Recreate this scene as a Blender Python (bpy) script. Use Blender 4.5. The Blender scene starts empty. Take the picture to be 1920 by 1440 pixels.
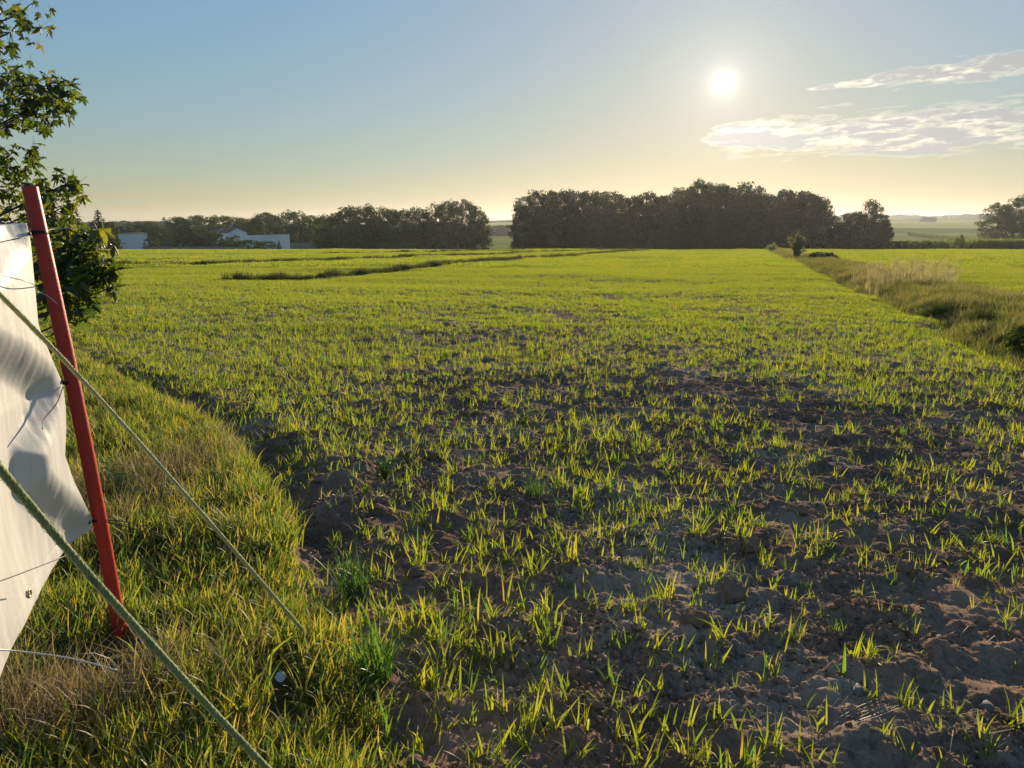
import bpy, bmesh, math, random
import numpy as np
from mathutils import Vector, Matrix, Quaternion

S = bpy.context.scene
C = S.collection
R = math.radians
rng = np.random.default_rng(7)
random.seed(7)

# ------------------------------------------------------------------ camera
EYE = 1.6
PITCH = R(11.9)
F = 1400.0                       # focal length in pixels of a 1920 wide frame
cd = bpy.data.cameras.new('camera')
cam = bpy.data.objects.new('camera', cd)
C.objects.link(cam)
cd.sensor_width = 36
cd.lens = F / 1920 * 36
cd.clip_start = 0.05
cd.clip_end = 12000
cam.location = (0, 0, EYE)
cam.rotation_euler = (R(90) - PITCH, 0, 0)
S.camera = cam

# ------------------------------------------------------------------ sky and sun
SUN_EL, SUN_AZ = R(9.74), R(14.96)
SUN = Vector((math.sin(SUN_AZ) * math.cos(SUN_EL), math.cos(SUN_AZ) * math.cos(SUN_EL), math.sin(SUN_EL)))
w = bpy.data.worlds.new('World')
S.world = w
w.use_nodes = True
nt = w.node_tree


class N:
    """small helper to write node trees"""
    def __init__(self, tree):
        self.t = tree

    def n(self, kind, **kw):
        nd = self.t.nodes.new(kind)
        for k, v in kw.items():
            setattr(nd, k, v)
        return nd

    def link(self, a, b):
        self.t.links.new(a, b)

    def put(self, sock, v):
        if isinstance(v, bpy.types.NodeSocket):
            self.t.links.new(v, sock)
        else:
            sock.default_value = v

    def m(self, op, a, b=None, c=None, clamp=False):
        nd = self.n('ShaderNodeMath', operation=op, use_clamp=clamp)
        for i, v in enumerate((a, b, c)):
            if v is not None:
                self.put(nd.inputs[i], v)
        return nd.outputs[0]

    def v(self, op, a, b=None, s=None):
        nd = self.n('ShaderNodeVectorMath', operation=op)
        self.put(nd.inputs[0], a)
        if b is not None:
            self.put(nd.inputs[1], b)
        if s is not None:
            self.put(nd.inputs['Scale'], s)
        return nd.outputs['Value'] if op in ('DOT_PRODUCT', 'LENGTH') else nd.outputs[0]

    def mix(self, f, a, b, blend='MIX'):
        nd = self.n('ShaderNodeMix', data_type='RGBA', blend_type=blend)
        self.put(nd.inputs[0], f)
        self.put(nd.inputs[6], a)
        self.put(nd.inputs[7], b)
        return nd.outputs[2]

    def rng(self, x, a, b, c=0.0, d=1.0, smooth=True):
        nd = self.n('ShaderNodeMapRange', interpolation_type='SMOOTHSTEP' if smooth else 'LINEAR')
        self.put(nd.inputs[0], x)
        for i, v in enumerate((a, b, c, d)):
            self.put(nd.inputs[i + 1], v)
        return nd.outputs[0]

    def noise(self, vec, scale, detail=4.0, rough=0.55, dist=0.0):
        nd = self.n('ShaderNodeTexNoise')
        if vec is not None:
            self.link(vec, nd.inputs['Vector'])
        nd.inputs['Scale'].default_value = scale
        nd.inputs['Detail'].default_value = detail
        nd.inputs['Roughness'].default_value = rough
        nd.inputs['Distortion'].default_value = dist
        return nd.outputs[0]

    def ramp(self, f, stops):
        nd = self.n('ShaderNodeValToRGB')
        el = nd.color_ramp.elements
        while len(el) < len(stops):
            el.new(0.5)
        for e, (p, c) in zip(el, stops):
            e.position = p
            e.color = (*c, 1)
        self.link(f, nd.inputs[0])
        return nd.outputs[0]


def build_world():
    g = N(nt)
    bg = nt.nodes['Background']
    sky = g.n('ShaderNodeTexSky')
    sky.sky_type = 'NISHITA'
    sky.sun_disc = False
    sky.sun_elevation = SUN_EL
    sky.sun_rotation = SUN_AZ
    sky.air_density = 1.15
    sky.dust_density = 0.25
    sky.ozone_density = 3.2
    STR = 0.142
    # the sky's own range is far wider than a phone picture's: compress its luminance
    lum = g.v('DOT_PRODUCT', sky.outputs[0], (0.3 * STR, 0.59 * STR, 0.11 * STR))
    col = g.v('SCALE', sky.outputs[0], s=g.m('DIVIDE', 1.0, g.m('ADD', 0.86, g.m('MULTIPLY', lum, 2.55))))
    col = g.v('MULTIPLY', col, (1.02, 1.01, 1.01))
    tc = g.n('ShaderNodeTexCoord')
    d = g.v('NORMALIZE', tc.outputs['Generated'])
    xyz = g.n('ShaderNodeSeparateXYZ')
    g.link(d, xyz.inputs[0])
    az = g.m('MULTIPLY', g.m('ARCTAN2', xyz.outputs[0], xyz.outputs[1]), 180 / math.pi)
    el = g.m('MULTIPLY', g.m('ARCSINE', xyz.outputs[2]), 180 / math.pi)
    # ---- thin stratocumulus bands to the right of the sun, in degrees of azimuth and elevation
    tilt = g.m('ADD', el, g.m('MULTIPLY', az, -0.05))
    comb = g.n('ShaderNodeCombineXYZ')
    g.link(g.m('MULTIPLY', az, 0.33), comb.inputs[0])
    g.link(g.m('MULTIPLY', tilt, 1.0), comb.inputs[1])
    big = g.noise(comb.outputs[0], 0.42, 3.0, 0.5)
    fine = g.noise(comb.outputs[0], 0.95, 8.0, 0.6, 0.4)
    wisp = g.noise(comb.outputs[0], 2.4, 6.0, 0.62, 0.3)

    def band(c0, a0, a1, half, slope):
        # a cloud bank whose axis starts at azimuth a0 and elevation c0, and widens to the right
        axis = g.m('ADD', c0, g.m('MULTIPLY', g.m('SUBTRACT', az, a0), slope))
        wid = g.m('MULTIPLY', half, g.rng(az, a0, a0 + a1, 0.18, 1.0))
        off = g.m('DIVIDE', g.m('ABSOLUTE', g.m('SUBTRACT', el, axis)), wid)
        body = g.rng(off, 1.5, 0.1)
        ends = g.m('MULTIPLY', g.rng(az, a0 - 1.2, a0 + 1.5), g.rng(az, 75.0, 45.0))
        return g.m('MULTIPLY', body, ends)
    cover = g.m('MAXIMUM', band(6.1, 13.0, 4.0, 1.95, 0.0), band(9.0, 20.0, 9.0, 1.0, 0.045))
    comb3 = g.n('ShaderNodeCombineXYZ')
    g.link(g.m('MULTIPLY', az, 0.17), comb3.inputs[0])
    g.link(g.m('MULTIPLY', g.m('ADD', el, g.m('MULTIPLY', az, -0.035)), 1.25), comb3.inputs[1])
    streaks = g.noise(comb3.outputs[0], 1.15, 7.0, 0.6, 0.5)
    dens = g.m('ADD', g.m('MULTIPLY', fine, 0.45), g.m('MULTIPLY', streaks, 0.55))
    cl = g.m('SUBTRACT', g.m('ADD', dens, g.m('MULTIPLY', cover, 0.30)), 0.66)
    alpha = g.m('MULTIPLY', g.rng(cl, 0.0, 0.13), g.rng(cover, 0.02, 0.3))
    thick = g.m('MULTIPLY', g.rng(g.m('ADD', streaks, g.m('MULTIPLY', g.m('SUBTRACT', wisp, 0.5), 0.5)), 0.37, 0.54), g.rng(cl, 0.01, 0.10))
    # faint streaks low over the horizon
    low = g.m('MULTIPLY', g.rng(el, 0.6, 1.4), g.rng(el, 3.4, 2.0))
    comb2 = g.n('ShaderNodeCombineXYZ')
    g.link(g.m('MULTIPLY', az, 0.10), comb2.inputs[0])
    g.link(g.m('MULTIPLY', el, 1.3), comb2.inputs[1])
    streak = g.m('MULTIPLY', g.rng(g.noise(comb2.outputs[0], 1.6, 5.0, 0.55), 0.57, 0.72), low)
    # angle from the sun, in degrees
    cosang = g.m('MINIMUM', g.v('DOT_PRODUCT', d, tuple(SUN)), 1.0)
    ang = g.m('MULTIPLY', g.m('ARCCOSINE', cosang), 180 / math.pi)
    near = g.m('POWER', 2.718, g.m('MULTIPLY', ang, -1 / 7.0))
    lit = g.mix(near, (4.3, 4.0, 3.2, 1), (8.4, 7.4, 5.4, 1))
    grey = g.mix(near, (1.95, 2.0, 2.05, 1), (3.4, 3.2, 3.05, 1))
    ccol = g.mix(thick, lit, grey)
    col = g.mix(g.m('MULTIPLY', alpha, 0.92), col, ccol)
    col = g.mix(g.m('MULTIPLY', streak, 0.35), col, grey)
    # aureole and disc
    glow = g.m('ADD', g.m('MULTIPLY', g.m('POWER', 2.718, g.m('MULTIPLY', ang, -1 / 0.45)), 6.0),
               g.m('MULTIPLY', g.m('POWER', 2.718, g.m('MULTIPLY', ang, -1 / 3.6)), 1.5))
    glow = g.m('ADD', glow, g.rng(ang, 0.42, 0.18, 0.0, 60.0))
    col = g.v('ADD', col, g.v('SCALE', (1.0, 0.93, 0.78), s=glow))
    g.link(col, bg.inputs[0])
    bg.inputs[1].default_value = STR


build_world()
sl = bpy.data.lights.new('sun', 'SUN')
so = bpy.data.objects.new('sun', sl)
C.objects.link(so)
sl.energy = 5.0
sl.angle = R(0.6)
sl.color = (1.0, 0.80, 0.55)
so.rotation_euler = SUN.to_track_quat('Z', 'Y').to_euler()
so.location = (60, 200, 40)
vs = S.view_settings
vs.view_transform = 'Standard'
vs.look = 'None'
vs.exposure = 0.66
vs.gamma = 1.0
vs.use_curve_mapping = False
S.cycles.use_denoising = True
S.cycles.max_bounces = 5
S.cycles.diffuse_bounces = 2
S.cycles.glossy_bounces = 2
S.cycles.transmission_bounces = 3
S.cycles.transparent_max_bounces = 6
S.cycles.volume_bounces = 0
S.cycles.sample_clamp_indirect = 6
S.cycles.caustics_reflective = False
S.cycles.caustics_refractive = False

# ------------------------------------------------------------------ terrain
PD = np.array([-400, -60, 0, 60, 115, 140, 165, 200, 260, 330, 420, 600, 1000, 1600, 2400, 3600, 5000.])
PZ = np.array([6.0, 1.0, 0, -1.0, -1.92, -2.65, -3.6, -5.0, -6.3, -6.9, -6.8, -4.6, 2.0, 12, 24, 34, 40.])
_xd = np.arange(-400, 5000, 2.0)
_zd = np.interp(_xd, PD, PZ)
_k = np.hanning(17)
_k /= _k.sum()
_zs = np.convolve(np.pad(_zd, 8, mode='edge'), _k, mode='valid')
_zs -= np.interp(0, _xd, _zs)


def prof(d):
    return np.interp(d, _xd, _zs)


def _hash(ix, iy, seed):
    h = (ix.astype(np.int64) * 374761393 + iy.astype(np.int64) * 668265263 + seed * 1442695041) & 0xFFFFFFFF
    h = ((h ^ (h >> 13)) * 1274126177) & 0xFFFFFFFF
    return (h ^ (h >> 16)) & 0xFFFFFFFF


def pn(x, y, seed=0):
    """2D gradient noise, about -0.7..0.7"""
    x = np.asarray(x, float)
    y = np.asarray(y, float)
    ix, iy = np.floor(x), np.floor(y)
    fx, fy = x - ix, y - iy
    u = fx * fx * fx * (fx * (fx * 6 - 15) + 10)
    v = fy * fy * fy * (fy * (fy * 6 - 15) + 10)

    def gr(dx, dy):
        a = _hash(ix + dx, iy + dy, seed) * (2 * math.pi / 4294967296.0)
        return np.cos(a) * (fx - dx) + np.sin(a) * (fy - dy)
    n0 = gr(0, 0) * (1 - u) + gr(1, 0) * u
    n1 = gr(0, 1) * (1 - u) + gr(1, 1) * u
    return n0 * (1 - v) + n1 * v


def cells(x, y, seed=0):
    """distance to the nearest jittered cell point and that cell's random number"""
    ix, iy = np.floor(x), np.floor(y)
    best = np.full(np.shape(x), 9.0)
    rnd = np.zeros(np.shape(x))
    for dx in (-1, 0, 1):
        for dy in (-1, 0, 1):
            cx, cy = ix + dx, iy + dy
            h = _hash(cx, cy, seed)
            px = cx + (h & 0xFFF) / 4096.0
            py = cy + ((h >> 12) & 0xFFF) / 4096.0
            dd = np.hypot(px - x, py - y)
            m = dd < best
            best = np.where(m, dd, best)
            rnd = np.where(m, ((h >> 8) & 0xFFFF) / 65535.0, rnd)
    return best, rnd


def sst(a, b, x):
    t = np.clip((x - a) / (b - a), 0, 1)
    return t * t * (3 - 2 * t)


def poly_dist(x, y, pts):
    """distance to a polyline and side (positive on the right when walking along it)"""
    best = np.full(np.shape(x), 1e9)
    side = np.zeros(np.shape(x))
    for (ax, ay), (bx, by) in zip(pts[:-1], pts[1:]):
        vx, vy = bx - ax, by - ay
        t = np.clip(((x - ax) * vx + (y - ay) * vy) / (vx * vx + vy * vy), 0, 1)
        qx, qy = x - (ax + t * vx), y - (ay + t * vy)
        dd = np.hypot(qx, qy)
        m = dd < best
        best = np.where(m, dd, best)
        side = np.where(m, -np.sign(vx * qy - vy * qx), side)
    return best * side


def ray(px, py):
    cx, cy = (px - 960) / F, (720 - py) / F
    return np.array([cx, math.cos(PITCH) + cy * math.sin(PITCH), -math.sin(PITCH) + cy * math.cos(PITCH)])


def on_ground(px, py):
    """where the sight line through a photo pixel meets the smooth terrain"""
    r = ray(px, py)
    t = np.geomspace(0.5, 4000, 6000)
    zz = EYE + r[2] * t - prof(r[1] * t)
    i = int(np.argmax(zz < 0))
    t = t[i]
    return np.array([r[0] * t, r[1] * t, prof(r[1] * t)])


def at_depth(px, py, y):
    """the point of that sight line whose distance along the view is y"""
    r = ray(px, py)
    t = y / r[1]
    return np.array([r[0] * t, y, EYE + r[2] * t])


VERGE = [tuple(on_ground(*p)[:2]) for p in ((820, 1560), (745, 1440), (650, 1270), (575, 1090), (545, 960), (490, 868), (400, 790), (310, 742), (205, 700))]
VERGE = [(0.1, 0.2)] + VERGE + [(-6.2, 10.5), (-9.5, 14.5), (-40, 40)]
BANK_L = [(4.1 - 0.3 * 30, -30.), (4.1, 0.), (4.1 + 0.3 * 18, 18.), (4.1 + 0.3 * 45, 45.), (4.1 + 0.31 * 130, 130.)]


def bank_coord(x, y):
    """metres to the right of the field edge that runs along the grassy bank"""
    return (x - (4.1 + 0.302 * y)) / 1.045


def bank_width(y):
    return np.interp(y, [0, 12, 25, 45, 90, 140], [3.0, 3.3, 3.5, 2.9, 2.0, 1.6])


STRIPS = [([(-10.5, 28.5), (-8.4, 31.), (-2.3, 53.), (12.2, 90.), (20., 112.)], 0.6),
          ([(-24.5, 45.0), (-21.4, 46.5), (-15.2, 59.), (-5.9, 75.), (2.6, 90.), (16., 115.)], 0.55),
          ([(-22., 86.), (-8., 96.), (2., 112.)], 0.5)]


def strip_mask(x, y):
    m = np.zeros(np.shape(x))
    for pts, wd in STRIPS:
        d = np.abs(poly_dist(x, y, pts))
        m = np.maximum(m, 1 - sst(wd * 0.5, wd * 1.2, d + 0.5 * pn(x * 0.6, y * 0.6, 5)))
    return m


def verge_sd(x, y):
    """positive inside the grass verge on the left, negative over the field"""
    wob = -0.07 + 0.16 * pn(x * 2.3, y * 2.3, 11) + 0.07 * pn(x * 7, y * 7, 12)
    return -poly_dist(x, y, VERGE) + wob


def fields(x, y):
    d = np.hypot(x, y)
    vs_ = verge_sd(x, y)
    b = bank_coord(x, y) + 0.55 * pn(x * 0.5, y * 0.5, 21) + 0.3 * pn(x * 1.7, y * 1.7, 22)
    bw = bank_width(y)
    verge = sst(-0.05, 0.12, vs_)
    bank = sst(-0.2, 0.3, b) * (1 - sst(bw - 0.5, bw + 0.3, b)) * (y > -10) * (1 - sst(125, 150, y))
    return d, vs_, verge, b, bw, bank


def height(x, y, detail=True):
    d, vs_, verge, b, bw, bank = fields(x, y)
    z = prof(y).copy()
    z = z + np.where(y > 300, 1, 0) * sst(300, 900, y) * (6 * pn(x / 260., y / 300., 31) + 0.006 * np.clip(x, -700, 900)) - 18 * sst(700, 2200, y) * sst(100, -500, x)
    far = sst(8, 60, d)
    z = z + 0.10 * pn(x / 5.0, y / 5.0, 32) * sst(4, 12, d) + 0.22 * pn(x / 17., y / 17., 33) * sst(8, 30, d) * (1 - sst(130, 200, d))
    z = z + 0.10 * pn((0.3 * x + y) / 3.6, (x - 0.3 * y) / 13., 39) * sst(14, 32, d) * (1 - sst(110, 150, d))
    # verge: a low grassy shoulder, then a furrow cut along its foot
    z = z + verge * (0.07 + 0.03 * pn(x * 2.1, y * 2.1, 34)) + 0.12 * sst(0.6, 3.0, vs_)
    fur = np.exp(-((vs_ + 0.16) / 0.13) ** 2) * (1 - sst(9, 14, d)) * sst(2.9, 3.9, y)
    z = z - 0.085 * fur * (0.7 + 0.6 * pn(x * 1.7, y * 1.7, 35))
    z = z + 0.03 * sst(2.9, 3.9, y) * np.exp(-((vs_ + 0.50) / 0.16) ** 2) * (1 - sst(9, 14, d))
    # grassy bank with hollows
    lump = np.abs(pn(x * 0.55, y * 0.55, 36)) * 0.9 + 0.5 * pn(x * 1.3, y * 1.3, 37)
    hump = np.sin(np.clip(b / np.maximum(bw, 0.1), 0, 1) * math.pi)
    z = z + bank * (0.10 * hump + 0.24 * lump * hump) * (1 - sst(60, 130, y))
    z = z - 0.16 * np.exp(-((b + 0.1) / 0.4) ** 2) * (1 - sst(30, 60, y)) * (y > 3)
    sm = strip_mask(x, y)
    z = z + 0.08 * sm * (0.7 + pn(x * 0.8, y * 0.8, 38))
    soil = (1 - verge) * (1 - bank) * (1 - sm)
    if detail:
        n = (1 - sst(14, 45, d)) * soil
        # tilled surface: broken ridges across the view, clods, crumbs
        rx, ry = x * 0.985 - y * 0.17, y * 0.985 + x * 0.17
        rows = pn(rx * 1.3, ry * 4.2, 41)
        z = z + n * (0.034 * rows + 0.028 * pn(rx * 2.4, ry * 5.0, 42))
        sel = n > 0.02
        xs, ys, ns = x[sel], y[sel], n[sel]
        c1, r1 = cells(xs * 5.2, ys * 6.0, 43)
        c2, r2 = cells(xs * 12., ys * 13., 44)
        add = 0.060 * np.clip(1 - c1 / 0.62, 0, 1) ** 0.7 * (r1 > 0.60) * (r1 - 0.35)
        wx = xs + 0.03 * pn(xs * 14, ys * 14, 40)
        c3, r3 = cells(wx * 26., ys * 27., 45)
        add += 0.026 * np.clip(1 - c2 / 0.6, 0, 1) ** 0.7 * (r2 > 0.45) * r2
        c4, r4 = cells(wx * 52., ys * 50., 145)
        crumb = np.clip(0.55 + 1.5 * pn(xs * 1.1, ys * 1.7, 46), 0.22, 1)
        add += crumb * 0.017 * np.clip(1 - c3 / 0.6, 0, 1) ** 0.8 * (r3 > 0.3) * r3
        add += crumb * (0.020 * pn(xs * 17, ys * 18, 47) + 0.016 * pn(xs * 38, ys * 40, 48) + 0.009 * pn(xs * 70, ys * 74, 147)) * (1 - sst(5, 11, d[sel]))
        add += (0.35 + 0.65 * crumb) * 0.011 * np.clip(1 - c4 / 0.55, 0, 1) ** 0.7 * (r4 > 0.45) * r4 * (1 - sst(5, 9, d[sel]))
        z[sel] += add * ns
        m = (verge + bank)
        z = z + m * (1 - sst(10, 30, d)) * 0.02 * pn(x * 6, y * 6, 49)
    return z


def ground_z(x, y):
    x = np.atleast_1d(np.asarray(x, float))
    y = np.atleast_1d(np.asarray(y, float))
    return height(x, y)


def crop_density(x, y):
    """share of the ground covered by the sown crop, 0..1"""
    d, vs_, verge, b, bw, bank = fields(x, y)
    n = pn(x * 0.45, y * 0.45, 61) * 0.9 + pn(x * 1.3, y * 1.3, 62) * 0.6 + pn(x * 3.2, y * 3.2, 63) * 0.5 + pn(x * 6.5, y * 6.5, 64) * 0.4
    az = x / np.maximum(y, 0.5)
    base = np.interp(y, [1, 3, 4.5, 6, 8, 10, 14, 22, 45], [0.25, 0.33, 0.42, 0.49, 0.55, 0.61, 0.68, 0.78, 1.0])
    right = sst(0.05, 0.35, az) * (1 - sst(0.62, 0.75, az * 0 + b * 0)) 
    base = base - 0.07 * right * (1 - sst(6.5, 9.0, y)) + 0.26 * sst(0.26, 0.6, az) * sst(6.4, 8.0, y)
    base = base + 0.40 * sst(-0.04, -0.34, az) * sst(2.8, 5.5, y) + 0.22 * np.exp(-((vs_ + 0.75) / 0.45) ** 2) + 0.35 * np.exp(-((vs_ + 0.2) / 0.35) ** 2) * (1 - sst(3.0, 3.8, y))
    base = base - 0.22 * np.exp(-(((x - 2.2) / 2.4) ** 2 + ((y - 7.6) / 1.5) ** 2)) - 0.12 * sst(-0.1, 0.1, az) * np.exp(-((y - 11) / 3.0) ** 2)
    base = base + 0.28 * np.exp(-(b / 0.8) ** 2) * sst(5, 8, y)
    amp = np.interp(y, [1, 8, 25, 60], [0.40, 0.75, 0.80, 0.25])
    return np.clip(base + amp * n, 0, 1) * (vs_ < np.where(y < 3.4, -0.06, -0.15)) * (1 - bank) * (1 - strip_mask(x, y)) * (y < 235)


# ------------------------------------------------------------------ mesh helpers
def mesh(name, v, faces, mat=None, smooth=False, attrs=None):
    me = bpy.data.meshes.new(name)
    v = np.asarray(v, np.float32).reshape(-1, 3)
    if isinstance(faces, np.ndarray):
        k = faces.shape[1]
        me.vertices.add(len(v))
        me.vertices.foreach_set('co', v.ravel())
        me.loops.add(faces.size)
        me.loops.foreach_set('vertex_index', faces.astype(np.int32).ravel())
        me.polygons.add(len(faces))
        me.polygons.foreach_set('loop_start', np.arange(0, faces.size, k, dtype=np.int32))
        me.update(calc_edges=True)
    else:
        me.from_pydata([tuple(p) for p in v], [], [tuple(f) for f in faces])
    for an, (typ, dom, val) in (attrs or {}).items():
        a = me.attributes.new(an, typ, dom)
        a.data.foreach_set('color' if 'COLOR' in typ else ('vector' if 'VECTOR' in typ else 'value'), np.ascontiguousarray(val).ravel())
    if smooth:
        me.polygons.foreach_set('use_smooth', np.ones(len(me.polygons), bool))
    if mat:
        me.materials.append(mat)
    me.validate()
    return me


def obj(name, me, parent=None, loc=None, rot=None, scale=None):
    o = bpy.data.objects.new(name, me)
    C.objects.link(o)
    if parent is not None:
        o.parent = parent
    if loc is not None:
        o.location = [float(q) for q in loc]
    if rot is not None:
        o.rotation_euler = [float(q) for q in rot]
    if scale is not None:
        o.scale = [float(q) for q in scale] if np.ndim(scale) else (float(scale),) * 3
    return o


def tag(o, label, cat, group=None, kind=None):
    if label:
        o['label'] = label
    if cat:
        o['category'] = cat
    if group:
        o['group'] = group
    if kind:
        o['kind'] = kind
    return o


def thing(name, loc, label, cat, group=None, rz=0.0):
    o = obj(name, None, None, loc, (0, 0, rz))
    o.empty_display_size = 0.2
    return tag(o, label, cat, group)


def copy_tree(o, parent=None):
    c = o.copy()
    C.objects.link(c)
    c.parent = parent
    for ch in list(o.children):
        copy_tree(ch, c)
    return c


class MB:
    """collects simple solids into one mesh"""
    def __init__(self):
        self.v, self.f = [], []

    def box(self, x0, x1, y0, y1, z0, z1):
        b = len(self.v)
        self.v += [(x, y, z) for z in (z0, z1) for x, y in ((x0, y0), (x1, y0), (x1, y1), (x0, y1))]
        self.f += [tuple(b + i for i in q) for q in ((3, 2, 1, 0), (4, 5, 6, 7), (0, 1, 5, 4), (1, 2, 6, 5), (2, 3, 7, 6), (3, 0, 4, 7))]
        return self

    def poly(self, pts, faces):
        b = len(self.v)
        self.v += [tuple(p) for p in pts]
        self.f += [tuple(b + i for i in q) for q in faces]
        return self

    def tube(self, pts, radii, sides=8, cap=True, flat=1.0):
        pts = [Vector(p) for p in pts]
        if not hasattr(radii, '__len__'):
            radii = [radii] * len(pts)
        b = len(self.v)
        up = None
        for i, p in enumerate(pts):
            t = (pts[min(i + 1, len(pts) - 1)] - pts[max(i - 1, 0)]).normalized()
            if up is None:
                up = Vector((0, 0, 1)) if abs(t.z) < 0.9 else Vector((1, 0, 0))
            sx = t.cross(up).normalized()
            sy = sx.cross(t).normalized()
            up = sy
            for k in range(sides):
                a = 2 * math.pi * k / sides
                self.v.append(tuple(p + radii[i] * (sx * math.cos(a) * flat + sy * math.sin(a))))
        for i in range(len(pts) - 1):
            for k in range(sides):
                k2 = (k + 1) % sides
                self.f.append((b + i * sides + k, b + i * sides + k2, b + (i + 1) * sides + k2, b + (i + 1) * sides + k))
        if cap:
            self.f.append(tuple(b + k for k in range(sides))[::-1])
            self.f.append(tuple(b + (len(pts) - 1) * sides + k for k in range(sides)))
        return self

    def ring(self, c, axis, rad, r, seg=24, sides=8, squash=1.0):
        axis = Vector(axis).normalized()
        a1 = axis.orthogonal().normalized()
        a2 = axis.cross(a1)
        b = len(self.v)
        c = Vector(c)
        for i in range(seg):
            a = 2 * math.pi * i / seg
            rd = a1 * math.cos(a) + a2 * math.sin(a)
            for k in range(sides):
                q = 2 * math.pi * k / sides
                self.v.append(tuple(c + rd * (rad + r * math.cos(q)) + axis * r * squash * math.sin(q)))
        for i in range(seg):
            for k in range(sides):
                i2, k2 = (i + 1) % seg, (k + 1) % sides
                self.f.append((b + i * sides + k, b + i2 * sides + k, b + i2 * sides + k2, b + i * sides + k2))
        return self

    def build(self, name, mat, parent=None, smooth=False, loc=None):
        return obj(name, mesh(name, self.v, self.f, mat, smooth), parent, loc)


# ------------------------------------------------------------------ materials
def mat(name):
    m = bpy.data.materials.new(name)
    m.use_nodes = True
    t = m.node_tree
    return m, N(t), t.nodes['Principled BSDF'], t.nodes['Material Output']


def simple(name, col, rough=0.6, var=0.15, scale=6.0, bump=0.0, bscale=40.0, spec=0.4, metal=0.0):
    m, g, p, out = mat(name)
    tc = g.n('ShaderNodeTexCoord')
    f = g.noise(tc.outputs['Object'], scale, 5.0, 0.6)
    g.link(g.mix(f, tuple(c * (1 - var) for c in col) + (1,), tuple(min(1, c * (1 + var)) for c in col) + (1,)), p.inputs['Base Color'])
    p.inputs['Roughness'].default_value = rough
    p.inputs['Specular IOR Level'].default_value = spec
    p.inputs['Metallic'].default_value = metal
    if bump:
        b = g.n('ShaderNodeBump')
        b.inputs['Strength'].default_value = 1.0
        b.inputs['Distance'].default_value = bump
        g.link(g.noise(tc.outputs['Object'], bscale, 5.0, 0.6), b.inputs['Height'])
        g.link(b.outputs[0], p.inputs['Normal'])
    return m


def leafmat(name, stops, trans=1.6, tmix=0.55, rough=0.5, gloss=0.06, island=False, tipcol=None, tipmin=0.6, tint=(1.0, 1.0, 0.6)):
    """thin leaf: diffuse + translucent + a little gloss; colour varies from leaf to leaf"""
    m, g, p, out = mat(name)
    g.t.nodes.remove(p)
    if island:
        r = g.n('ShaderNodeNewGeometry').outputs['Random Per Island']
        own = g.n('ShaderNodeObjectInfo').outputs['Random']
    else:
        r = g.n('ShaderNodeObjectInfo').outputs['Random']
        r2 = g.n('ShaderNodeNewGeometry').outputs['Random Per Island']
        r = g.m('FRACT', g.m('ADD', r, g.m('MULTIPLY', r2, 0.45)))
    col = g.ramp(r, stops)
    if island:
        col = g.v('SCALE', col, s=g.rng(own, 0.0, 1.0, 0.70, 1.40, False))
    if tipcol:
        at = g.n('ShaderNodeAttribute', attribute_name='along')
        k = g.m('FRACT', g.m('MULTIPLY', r, 7.31))
        f = g.m('MULTIPLY', g.rng(at.outputs['Fac'], 0.45, 1.0), g.rng(k, tipmin, 1.0))
        col = g.mix(f, col, (*tipcol, 1))
    tcol = g.mix(1.0, col, (tint[0] * trans, tint[1] * trans, tint[2] * trans, 1), 'MULTIPLY')
    d = g.n('ShaderNodeBsdfDiffuse')
    g.link(col, d.inputs[0])
    t = g.n('ShaderNodeBsdfTranslucent')
    g.link(tcol, t.inputs[0])
    mx = g.n('ShaderNodeMixShader')
    mx.inputs[0].default_value = tmix
    g.link(d.outputs[0], mx.inputs[1])
    g.link(t.outputs[0], mx.inputs[2])
    gl = g.n('ShaderNodeBsdfGlossy')
    gl.inputs['Color'].default_value = (1, 1, 1, 1)
    gl.inputs['Roughness'].default_value = rough
    m2 = g.n('ShaderNodeMixShader')
    m2.inputs[0].default_value = gloss
    g.link(mx.outputs[0], m2.inputs[1])
    g.link(gl.outputs[0], m2.inputs[2])
    g.link(m2.outputs[0], out.inputs[0])
    return m


M = {}
M['crop'] = leafmat('crop_leaf', [(0.0, (0.070, 0.15, 0.022)), (0.35, (0.145, 0.195, 0.022)), (0.75, (0.212, 0.228, 0.022)), (0.95, (0.25, 0.23, 0.03)), (1.0, (0.28, 0.19, 0.05))],
                    trans=2.15, tmix=0.57, gloss=0.04, tipcol=(0.28, 0.22, 0.05), tipmin=0.72, tint=(1.0, 1.0, 0.5))
M['verge'] = leafmat('verge_grass', [(0.0, (0.05, 0.11, 0.018)), (0.4, (0.115, 0.165, 0.022)), (0.75, (0.18, 0.195, 0.026)), (0.93, (0.24, 0.20, 0.05)), (1.0, (0.27, 0.20, 0.10))],
                     trans=2.4, tmix=0.55, gloss=0.04, tipcol=(0.32, 0.22, 0.06), tipmin=0.66, tint=(1.0, 0.95, 0.5))
M['dry'] = leafmat('dry_grass', [(0.0, (0.22, 0.16, 0.085)), (0.45, (0.32, 0.24, 0.135)), (0.8, (0.40, 0.31, 0.19)), (1.0, (0.18, 0.19, 0.05))],
                   trans=1.15, tmix=0.4, gloss=0.04)
M['bankg'] = leafmat('bank_grass', [(0.0, (0.11, 0.15, 0.03)), (0.4, (0.19, 0.20, 0.045)), (0.75, (0.27, 0.23, 0.085)), (1.0, (0.34, 0.28, 0.15))],
                     trans=1.4, tmix=0.45, gloss=0.04)
M['weed'] = leafmat('weed_strip_leaf_shade', [(0.0, (0.07, 0.08, 0.025)), (0.6, (0.11, 0.11, 0.04)), (1.0, (0.20, 0.16, 0.085))], trans=1.2, tmix=0.35, gloss=0.02)  # dark base colour stands in for the strips' shaded near side
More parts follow.
